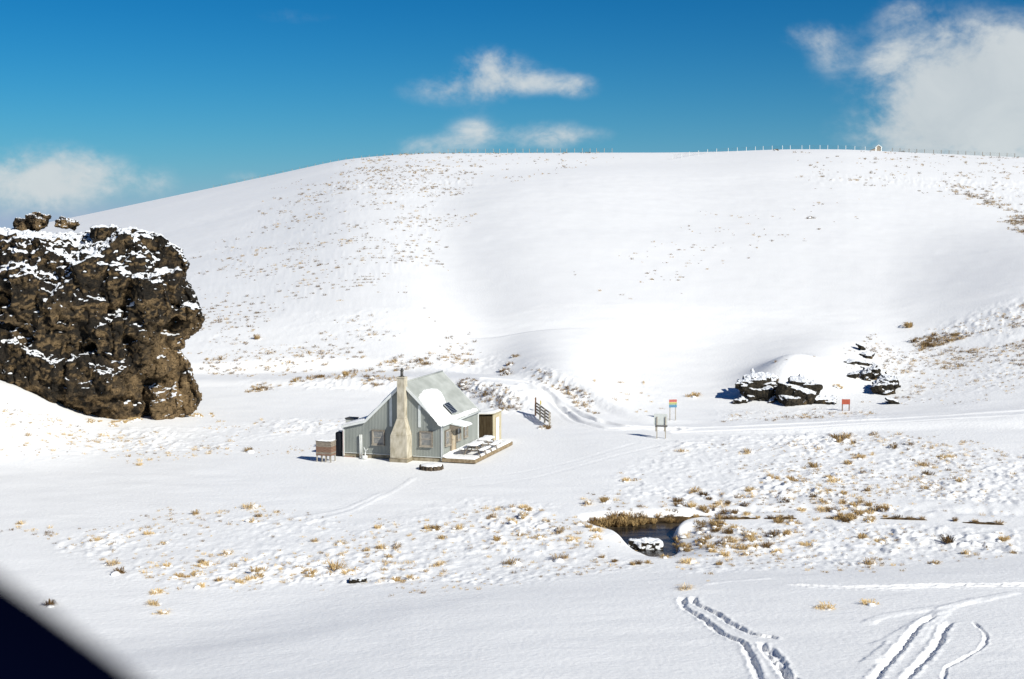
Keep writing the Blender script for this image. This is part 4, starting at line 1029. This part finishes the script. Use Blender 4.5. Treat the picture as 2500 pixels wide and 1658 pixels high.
# ------------------------------------------------------------------ fences on the skyline
def skyline_point(c, dr=0.0, yy=None):
    k_ = np.nonzero(np.abs(GC-c) < 3.2)[0]
    kk_ = k_[GV[k_]]; top = GR[kk_].min()
    if dr: j = kk_[np.argmin(np.abs(GR[kk_]-(top+dr)))]
    else: j = kk_[np.argmin(GR[kk_])]
    return Vector((GX[j], GY[j], GZ[j]))
WIRE = DARKM
post_me = {}
def wire_fence(label, pts, h, w, m, rails):
    fo = empty('wire_fence', pts[0], 0, label, 'fence', 'fences along the hilltop')
    key = (h, w, m.name)
    for p_ in pts:
        if key not in post_me:
            mb = MB(); mb.bbox(-w/2, w/2, -w/2, w/2, -.5, h); o_ = mb.build('post', m, fo); post_me[key] = o_.data
        else: o_ = link(bpy.data.objects.new('post', post_me[key]), fo)
        o_.location = p_-pts[0]
    for z_ in rails:
        mb = MB(); mb.tube([p_-pts[0]+Vector((0, 0, z_)) for p_ in pts], .011, 4); mb.build('wire', WIRE, fo)
    return fo
pts = [skyline_point(c) for c in np.arange(1092, 1500, 18.2)]
wire_fence('wire fence on the middle of the skyline above the hut', pts, 1.25, .13, WOODG, (.35, .75, 1.1))
rp2 = [(1640, 389), (1733, 375), (1805, 370), (1897, 366), (1969, 365), (2049, 365), (2106, 368), (2150, 371)]
cs = np.arange(1640, 2150, 22.5)
pts = []
for c in cs:
    r = np.interp(c, [p_[0] for p_ in rp2], [p_[1] for p_ in rp2]); s_ = skyline_point(c); _, r0 = project(np.array(s_.x), np.array(s_.y), np.array(s_.z))
    pts.append(skyline_point(c, max(0, r-float(r0))))
wire_fence('pale post fence along the right hill crest left of the small hut', pts, 1.2, .11, TRIM, (.3, .6, .9, 1.1))
pts = [skyline_point(c) for c in np.arange(2180, 2490, 20)]
wire_fence('wire fence at the far right of the skyline', pts, 1.1, .13, WOOD, (.35, .7, 1.0))
pts = [skyline_point(c) for c in np.arange(520, 1085, 19)]
wire_fence('faint wire fence on the left shoulder of the skyline', pts, .55, .10, WOODG, (.3, .5))
hp = skyline_point(2150)
hs = empty('hilltop_shelter', hp+Vector((0, 1, 0)), R(20), 'tiny gabled shelter at the end of the hilltop fence', 'shelter')
for x_ in (-.9, .9):
    mb = MB(); mb.bbox(x_-.12, x_+.12, -.12, .12, -.4, 1.15); mb.build('post', TRIM, hs)
for sx_ in (-1, 1):
    mb = MB(); mb.beam((0, 0, 1.85), (sx_*1.2, 0, 1.05), .25, .14, (0, 0, 1)); mb.build('rafter', TRIM, hs)
mb = MB(); mb.prism([(-.8, .1, -.2), (.8, .1, -.2), (.8, .1, 1.2), (0, .1, 1.7), (-.8, .1, 1.2)], (0, .1, 0)); mb.build('back_wall', WOOD, hs)
mb = MB(); mb.prism([(-3.8, 0, -.2), (-.95, 0, -.2), (-.95, 0, .8)], (0, .8, 0)); mb.build('lean_to', WOOD, hs)

# ------------------------------------------------------------------ tussock grass
def tuft(seed, blades, h, spread, seg=2, lean=0, subs=1):
    """wispy clump: thin arching blades from one to a few crowns"""
    r_ = random.Random(seed); V = []; Fc = []
    crowns = [(0, 0, 1)]+[(r_.uniform(-.55, .55), r_.uniform(-.5, .5), r_.uniform(.35, .8)) for _ in range(subs-1)]
    for i in range(blades):
        cx0, cy0, cs = crowns[i % len(crowns)] if r_.random() < .6 else crowns[0]
        a = r_.uniform(0, 2*math.pi); r0 = r_.random()**.5*.17*cs; tip = r_.uniform(.2, 1.0)*spread*cs; hh = h*cs*r_.uniform(.35, 1.0)
        bx_, by_ = cx0+r0*math.cos(a), cy0+r0*math.sin(a); a2 = a+r_.uniform(-.8, .8)
        tx, ty = bx_+tip*math.cos(a2)+lean*spread*cs, by_+tip*math.sin(a2); w_ = r_.uniform(.006, .017)
        px_, py_ = -math.sin(a2)*w_, math.cos(a2)*w_
        if r_.random() < .5: px_, py_ = w_, 0
        b = len(V); droop = r_.uniform(.1, 1.0)
        mx, my, mz = bx_+(tx-bx_)*.5, by_+(ty-by_)*.5, hh*.8
        V += [(bx_-px_, by_-py_, -.06), (bx_+px_, by_+py_, -.06), (mx+px_*.8, my+py_*.8, mz), (mx-px_*.8, my-py_*.8, mz), (tx, ty, hh*droop)]
        Fc += [(b, b+1, b+2, b+3), (b+3, b+2, b+4)]
    return V, Fc
def snow_blob(V, Fc, mi, c, r, flat, seed):
    r_ = random.Random(seed); b = len(V); nl, na = 4, 7
    V.append((c[0], c[1], c[2]+r*flat))
    for i in range(1, nl):
        ph = math.pi*.62*i/(nl-1)
        for k_ in range(na):
            a = 2*math.pi*k_/na; q_ = r*(1+r_.uniform(-.18, .18)); V.append((c[0]+q_*math.sin(ph)*math.cos(a), c[1]+q_*math.sin(ph)*math.sin(a), c[2]+q_*flat*math.cos(ph)))
    f0 = len(Fc)
    for k_ in range(na): Fc.append((b, b+1+k_, b+1+(k_+1) % na))
    for i in range(nl-2):
        for k_ in range(na):
            p_ = b+1+i*na; Fc.append((p_+k_, p_+na+k_, p_+na+(k_+1) % na, p_+(k_+1) % na))
    mi += list(range(f0, len(Fc)))
TVAR = {}
def tuft_mesh(kind, var):
    key = (kind, var)
    if key in TVAR: return TVAR[key]
    nb = {'straw': 130, 'tan': 130, 'brown': 130}[kind]
    V, Fc = tuft(100*var+len(kind), nb, .50, .55 if var % 2 else .42, 2, random.Random(var).uniform(-.4, .4), 1+var % 4)
    snow_faces = []
    r_ = random.Random(var*7+1)
    for i in range(0 if var >= 9 else r_.choice((2, 3, 4))):
        a = r_.uniform(0, 6.28); q0 = r_.uniform(.15, .4); snow_blob(V, Fc, snow_faces, (q0*math.cos(a), q0*math.sin(a), r_.uniform(-.08, .16)), r_.uniform(.12, .26), .6, var+i)
    me = bpy.data.meshes.new('tussock'); me.from_pydata(V, [], Fc)
    me.materials.append({'straw': STRAW, 'tan': TAN, 'brown': BROWN}[kind]); me.materials.append(SNOWS)
    mi = np.zeros(len(Fc), np.int32); mi[snow_faces] = 1; me.polygons.foreach_set('material_index', mi)
    sm = mi.astype(bool); me.polygons.foreach_set('use_smooth', sm); me.update()
    TVAR[key] = me; return me
specs = []    # (pos, scale, kind, label, group, priority)
def scatter(zone, n, s0, s1, kinds, label, seed):
    r_ = np.random.default_rng(seed)
    k9 = min(1.0, (max(p[0] for p in ZONES[zone])-min(p[0] for p in ZONES[zone]))/500)
    m_ = np.nonzero(in_poly(GC+150*k9*fbm(GX/7+seed, GY/9, o=3), GR+50*k9*fbm(GX/8-seed, GY/10+4, o=3), ZONES[zone]) & GV & (GZ > WATER_Z+.15))[0]
    if not len(m_): return
    # weight by screen area of the vertex cell and by a patchy noise
    pat = np.clip(.45+1.5*fbm(GX[m_]/6+seed, GY[m_]/8, o=3), .01, 2)**1.15
    dyv = np.where(GY[m_] < 66, .115, np.where(GY[m_] < 132, .2, np.where(GY[m_] < 160, .4, 2.0)))
    w_ = pat*dyv*(GY[m_]**-1)
    ch = r_.choice(m_, size=min(n, len(m_)), replace=False, p=w_/w_.sum())
    for j in ch:
        s_ = (s0+(s1-s0)*r_.random()**2.5)*.95
        specs.append((Vector((GX[j], GY[j], GZ[j]-.05*s_)), s_, kinds[r_.integers(len(kinds))], label, zone, s_*F/GY[j]))
S, T_A, B_ = 'straw', 'tan', 'brown'
scatter('fl', 180, .25, .8, (S, S, T_A), 'small straw tussock poking through snow on the near left flats', 1)
scatter('fc', 190, .25, .85, (S, S, T_A), 'small straw tussock poking through snow on the flats left of the creek', 2)
scatter('cr', 480, .25, 1.0, (S, S, T_A, T_A, B_), 'tussock half buried in snow on the flats between road and creek', 3)
scatter('cn', 170, .25, .95, (S, S, T_A, T_A, B_), 'tussock half buried in snow on the near side of the creek', 4)
for zn_, n_ in (('cr', 620), ('cn', 280), ('fc', 260), ('fl', 220), ('rl', 320), ('lf', 220), ('rm', 120), ('bn', 160), ('rs', 60)):
    scatter(zn_, n_, .16, .48, (S, T_A, T_A, B_), '', 60+n_)
scatter('hl', 1500, .3, 1.0, (T_A, B_, B_), 'tiny tussock on the hillside behind the hut', 5)
scatter('ht', 420, .4, 1.1, (T_A, B_), 'tiny tussock near the hilltop fence above the hut', 6)
scatter('ru', 340, .4, 1.2, (T_A, B_), 'tiny tussock on the upper right hillside', 7)
scatter('rd', 330, .5, 1.4, (T_A, B_), 'tussock in the dense band at the right edge of the hillside', 8)
scatter('rm', 230, .5, 1.3, (T_A, B_), 'brown tussock in the band on the slope above the right hand rocks', 9)
scatter('rl', 380, .25, .9, (T_A, B_), 'small tussock on the slope right of the rocks', 10)
scatter('bn', 90, .4, 1.1, (B_, T_A), 'brown tussock on the lower hillside right of the crag', 31)
scatter('hs', 90, .6, 1.3, (B_, T_A), 'dark tussock on the terrace below the left hill crest', 32)
scatter('hc', 130, .3, .8, (T_A, B_), 'tiny sparse tussock on the middle of the bare hillside', 12)
scatter('lf', 200, .25, .8, (S, S, T_A), 'straw tussock on the snow below the huge crag', 13)
scatter('bm', 110, .5, 1.25, (B_, T_A, T_A), 'brown tussock in the row along the foot of the road behind the hut', 14)
scatter('bu', 110, .4, 1.1, (B_, T_A), 'brown tussock on the cut bank above the road behind the hut', 15)
scatter('em', 120, .4, .95, (B_, B_, B_, T_A), 'snowy brown tussock on the shaded bank between hut and road', 16)
scatter('eb', 100, .4, .9, (B_, T_A), 'snowy brown tussock on the shaded bank right of the curving road', 17)
scatter('rb', 16, .4, .9, (S, T_A), 'straw tussock on the snow left of the striped sign', 18)
scatter('rs', 60, .3, .8, (B_, T_A), 'small tussock on the verge below the red sign', 19)
scatter('bl', 16, .4, .8, (S, B_), 'tussock on the bank edge at the far left', 20)
scatter('rk', 110, .3, .8, (T_A, B_), 'tussock among the rocks on the knoll', 21)
NAMED = [(603, 1102, 1.15, T_A, 'lone rounded golden tussock on open snow left of the hut'), (611, 1240, 1.05, S, 'lone upright straw tussock on open snow below the hut, far left'),
 (340, 1136, .7, S, 'small flat straw tussock in open snow below the crag'), (2022, 1485, .75, S, 'wispy straw tuft bending left beside the foreground wheel tracks'), (2121, 1475, .8, S, 'wispy upright straw tuft between the two foreground wheel tracks'),
 (1676, 1437, .8, S, 'wispy straw tuft at the head of the left foreground track'), (1696, 968, 1.3, T_A, 'big rounded brown tussock on open snow left of the rock shadow'),
 (2045, 945, .95, S, 'rounded pale tussock above the red sign'), (2052, 1076, 1.5, T_A, 'large ring shaped golden tussock at the road edge'), (2066, 1068, 1.3, T_A, 'tall golden tussock on the right of the large ring'),
 (2040, 1070, 1.2, B_, 'dark tussock on the left of the large ring at the road edge'),
 (1322, 1046, 1.0, T_A, 'golden tussock at the left foot of the rail fence'), (1338, 1046, .9, B_, 'golden brown tussock at the near end of the rail fence'),
 (122, 1476, .8, B_, 'dark tuft near the lower left corner'), (375, 1476, .75, S, 'straw tuft on the near snow, lower left'), (400, 1497, .6, S, 'small straw tuft closest to the lower left snow edge'),
 (292, 1398, .8, B_, 'brown tussock at the left end of the near bank'), (820, 1390, 1.2, T_A, 'broad golden tussock in the middle of the near flats'),
 (1253, 1376, .95, T_A, 'brown tussock on the bank left of the creek, left of a pair'), (1362, 1366, 1.05, T_A, 'golden tussock on the bank left of the creek, right of a pair'),
 (2315, 1325, 1.2, B_, 'large dark tussock on the near side of the creek at right'), (2160, 1248, 1.0, B_, 'brown tussock standing above the creek bank at right'), (1818, 1236, .8, B_, 'round brown tussock above the creek bank'),
 (2218, 800, 1.5, T_A, 'lone big tussock on bare slope above the outcrops'), (1895, 368, 1.6, B_, 'lone dark bush beside the fence on the right hill crest'),
 (1980, 531, 1.4, B_, 'lone tussock high on the bare middle slope'), (627, 828, 1.5, T_A, 'biggest tussock on the hillside right of the crag'),
 (1240, 915, 1.3, B_, 'dark tussock in the mouth of the gully by the road'), (1233, 905, 1.2, B_, 'brown tussock at the lower edge of the gully'), (1246, 890, 1.1, B_, 'brown tussock half way up the gully edge'), (1258, 872, 1.0, T_A, 'tussock at the top of the gully edge'),
 (1130, 940, 1.1, B_, 'dark tussock just behind the hut roof'), (1140, 950, 1.0, B_, 'dark tussock on the bank touching the hut roof line')]
for i, (c, r_, s_, k_, lab) in enumerate(NAMED):
    p_ = on_ground(c, r_); specs.append((p_-Vector((0, 0, .05)), s_, k_, lab, None, 1e6))
rr3 = random.Random(9)
CT = [(c_-3, r_-7, z_) for c_, r_, z_ in ((1450, 1282, .8), (1470, 1281, .9), (1490, 1279, 1.2), (1505, 1278, 1.4), (1518, 1277, 1.4), (1533, 1276, 1.2), (1560, 1275, 1.0), (1575, 1274, .9), (1610, 1272, .8), (1640, 1271, .8), (1665, 1270, .6), (1700, 1269, .7))]+[(1440, 1282, 1.0), (1455, 1282, .9), (1484, 1279, 1.3), (1497, 1278, 1.5), (1510, 1277, 1.6), (1524, 1277, 1.5), (1538, 1276, 1.2), (1552, 1275, 1.1), (1566, 1274, 1.2), (1580, 1273, .9), (1596, 1273, .8), (1635, 1271, .9), (1648, 1271, .6), (1685, 1269, .7), (1755, 1267, .9), (1772, 1266, .9), (1790, 1266, .9), (1850, 1265, .5), (1882, 1264, .6), (1905, 1264, .6), (1930, 1264, .6), (2040, 1264, .5), (2130, 1264, .6), (2160, 1263, .6), (2190, 1264, .8), (2220, 1266, .7), (2250, 1267, .6), (2330, 1271, .7), (2380, 1274, .7), (2440, 1278, .8), (1560, 1376, .7), (1545, 1378, .6), (1580, 1375, .6), (1500, 1370, .5), (1470, 1362, .6), (1650, 1330, .6), (1660, 1338, .5), (1646, 1297, .45), (1643, 1308, .55), (1648, 1318, .6), (1655, 1322, .5), (1664, 1330, .6)]
for i, (c, r_, s_) in enumerate(CT):
    p_ = Pz(c, r_+2, WATER_Z+.1) if 12 <= i < 26 else on_ground(c, r_)
    specs.append((p_-Vector((0, .05, .02)), s_*.85, T_A if i % 3 else B_, '', 'creek', 1e5))
for i in range(16):
    c = rr3.uniform(205, 350); r_ = 1036+rr3.uniform(-4, 6)-abs(c-270)*.12
    p_ = on_ground(c, r_); specs.append((p_, rr3.uniform(.4, .8), S, 'dry golden grass in the strip under the overhanging crag', 'crag foot', 1e4))
for i in range(14):
    c = rr3.uniform(425, 520); r_ = 1014+rr3.uniform(-3, 4); p_ = on_ground(c, r_); specs.append((p_, rr3.uniform(.3, .6), S, 'dry golden grass at the right foot of the huge crag', 'crag side', 1e4))
GROUPS = {'creek': 'tussocks along the creek bank', 'crag foot': 'grass under the crag', 'crag side': 'grass at the right foot of the crag'}
specs.sort(key=lambda s_: -s_[5])
r4 = random.Random(21)
ORD = ['leftmost', 'second from left', 'third from left', 'fourth from left', 'fifth from left', 'sixth from left', 'seventh from left', 'eighth from left', 'ninth from left', 'tenth from left', 'eleventh from left', 'twelfth from left', 'thirteenth from left', 'fourteenth from left', 'fifteenth from left', 'sixteenth from left', 'seventeenth from left', 'eighteenth from left']
ZW = {'fl': 'on the near left flats', 'fc': 'on the flats left of the creek', 'cr': 'on the flats between road and creek', 'cn': 'on the near side of the creek', 'hl': 'on the hillside behind the hut',
      'ht': 'by the hilltop fence', 'ru': 'on the upper right hillside', 'rd': 'in the band at the right hill edge', 'rm': 'on the slope above the right rocks', 'rl': 'on the slope right of the rocks', 'hc': 'on the bare hillside',
      'lf': 'on the snow below the crag', 'bm': 'below the road behind the hut', 'bu': 'on the cut above the road', 'em': 'on the bank between hut and road', 'eb': 'on the bank right of the road', 'rb': 'left of the striped sign',
      'rs': 'on the verge below the red sign', 'bl': 'on the far left bank edge', 'rk': 'among the knoll rocks', 'bn': 'on the lower slope right of the crag', 'hs': 'on the terrace below the hill crest',
      'creek': 'at the creek edge', 'crag foot': 'under the crag', 'crag side': 'at the crag\'s right foot'}
CW = {S: 'straw', T_A: 'golden', B_: 'dark brown'}
big = []
buck = {}
for q_ in specs[:300]:
    if q_[4] is None: big.append((q_, q_[3], None)); continue
    c_, r_ = project(np.array(q_[0].x), np.array(q_[0].y), np.array(q_[0].z)); c_ = float(c_)
    buck.setdefault(q_[4], []).append((c_, q_))
for zn, lst_ in buck.items():
    lo_ = min(a_[0] for a_ in lst_); hi_ = max(a_[0] for a_ in lst_)+1; sb = {}
    nsec = max(1, min(5, len(lst_)//5)); nm = {1: [''], 2: ['left half', 'right half'], 3: ['left third', 'middle', 'right third'], 4: ['far left', 'centre left', 'centre right', 'far right'], 5: ['far left', 'centre left', 'middle', 'centre right', 'far right']}[nsec]
    for c_, q_ in lst_: sb.setdefault((int((c_-lo_)/(hi_-lo_)*nsec), q_[2]), []).append((c_, q_))
    for (sec, k_), l2 in sb.items():
        l2.sort(key=lambda a_: a_[0])
        for i, (c_, q_) in enumerate(l2):
            o_ = '' if len(l2) == 1 else ('rightmost' if i == len(l2)-1 else ORD[min(i, 17)])+' '
            big.append((q_, (o_+CW[k_]+' tussock '+ZW[zn]+(', '+nm[sec] if nm[sec] else '')).strip(), 'tussocks '+ZW[zn]))
for ((p_, s_, k_, lab0, zn, pr), lab, grp) in big:
    o = link(bpy.data.objects.new('tussock', tuft_mesh(k_, r4.randrange(9) if zn != 'creek' else 9+r4.randrange(4))))
    o.location = p_; o.scale = (s_*r4.uniform(.9, 1.3), s_*r4.uniform(.9, 1.2), s_*r4.uniform(.75, 1.05)); o.rotation_euler = (0, 0, r4.uniform(0, 6.28))
    tag(o, lab, 'tussock', grp)
# the many small ones: one mass
for kind, m_ in ((S, STRAW), (T_A, TAN), (B_, BROWN)):
    var = [tuft(900+i, 34, .5, .5, 2, 0, 1+i % 3) for i in range(6)]
    VV = []; FF = []; off = 0
    for (p_, s_, k_, lab, zn, pr) in specs[300:]:
        if k_ != kind: continue
        s_ = s_*(1+max(0, p_.y-120)/600); V, Fc = var[r4.randrange(6)]; a = np.array(V); th = r4.uniform(0, 6.28)
        wd = 1.0+max(0, (p_.y-90)/140)
        c_, s2 = math.cos(th)*s_, math.sin(th)*s_
        q_ = np.stack([a[:, 0]*c_-a[:, 1]*s2, a[:, 0]*s2+a[:, 1]*c_, a[:, 2]*s_*.85], 1)+np.array(p_)
        VV.append(q_); FF += [tuple(x_+off for x_ in f) for f in Fc]; off += len(V)
    if off:
        o = mesh_obj('tussock_scatter', np.concatenate(VV), FF, m_)
        tag(o, {S: 'scattered tiny straw coloured grass tufts in the snow', T_A: 'scattered tiny tan grass tufts over the snowy slopes', B_: 'scattered tiny dark brown grass tufts over the snowy slopes'}[kind], 'grass', kind='stuff')

# ------------------------------------------------------------------ the dark thing close to the lens
mir = empty('vehicle_mirror', (-.62, .30, 14.6), 0, 'blurred black rounded vehicle edge cutting across the bottom left corner close to the camera', 'mirror')
def rounded(name, c, size, rot, m_, parent, pw=3.2, n=28):
    V = []; Fc = []; nl = n; na = 2*n
    f_ = lambda v_: math.copysign(abs(v_)**(2/pw), v_)
    for i in range(nl+1):
        ph = -math.pi/2+math.pi*i/nl
        for k_ in range(na):
            a = 2*math.pi*k_/na
            V.append(rot @ Vector((size[0]/2*f_(math.cos(ph))*f_(math.cos(a)), size[1]/2*f_(math.cos(ph))*f_(math.sin(a)), size[2]/2*f_(math.sin(ph))))+Vector(c))
    for i in range(nl):
        for k_ in range(na): Fc.append((i*na+k_, i*na+(k_+1) % na, (i+1)*na+(k_+1) % na, (i+1)*na+k_))
    return mesh_obj(name, V, Fc, m_, parent, True)
e0 = Py(0, 1470, .46); e1 = Py(300, 1690, .46)
mid = (e0+e1)/2; ed_ = (e1-e0).normalized(); nrm = Vector((-ed_.z, 0, ed_.x)); 
if nrm.z < 0: nrm = -nrm
ctr = mid-nrm*.075
rot = Matrix((ed_, Vector((0, 1, 0)), nrm)).transposed()
org = Vector(mir.location)
hs_ = rounded('mirror_housing', ctr-org, (.30, .11, .15), rot, CAR, mir, 2.7)
rounded('mirror_glass', ctr-org+Vector((0, -.052, 0)), (.25, .012, .11), rot, GLASS, hs_)
mb = MB(); mb.tube([ctr-org-nrm*.04, ctr-org-nrm*.1-ed_*.05, Vector((-.02, .16, 1.35))], [.035, .03, .04], 10); mb.build('mirror_arm', CAR, mir, True)
mb = MB(); mb.bbox(-.1, -.02, -.75, .45, .0, 1.45); mb.build('door_panel', CAR, mir, bevel=.03)
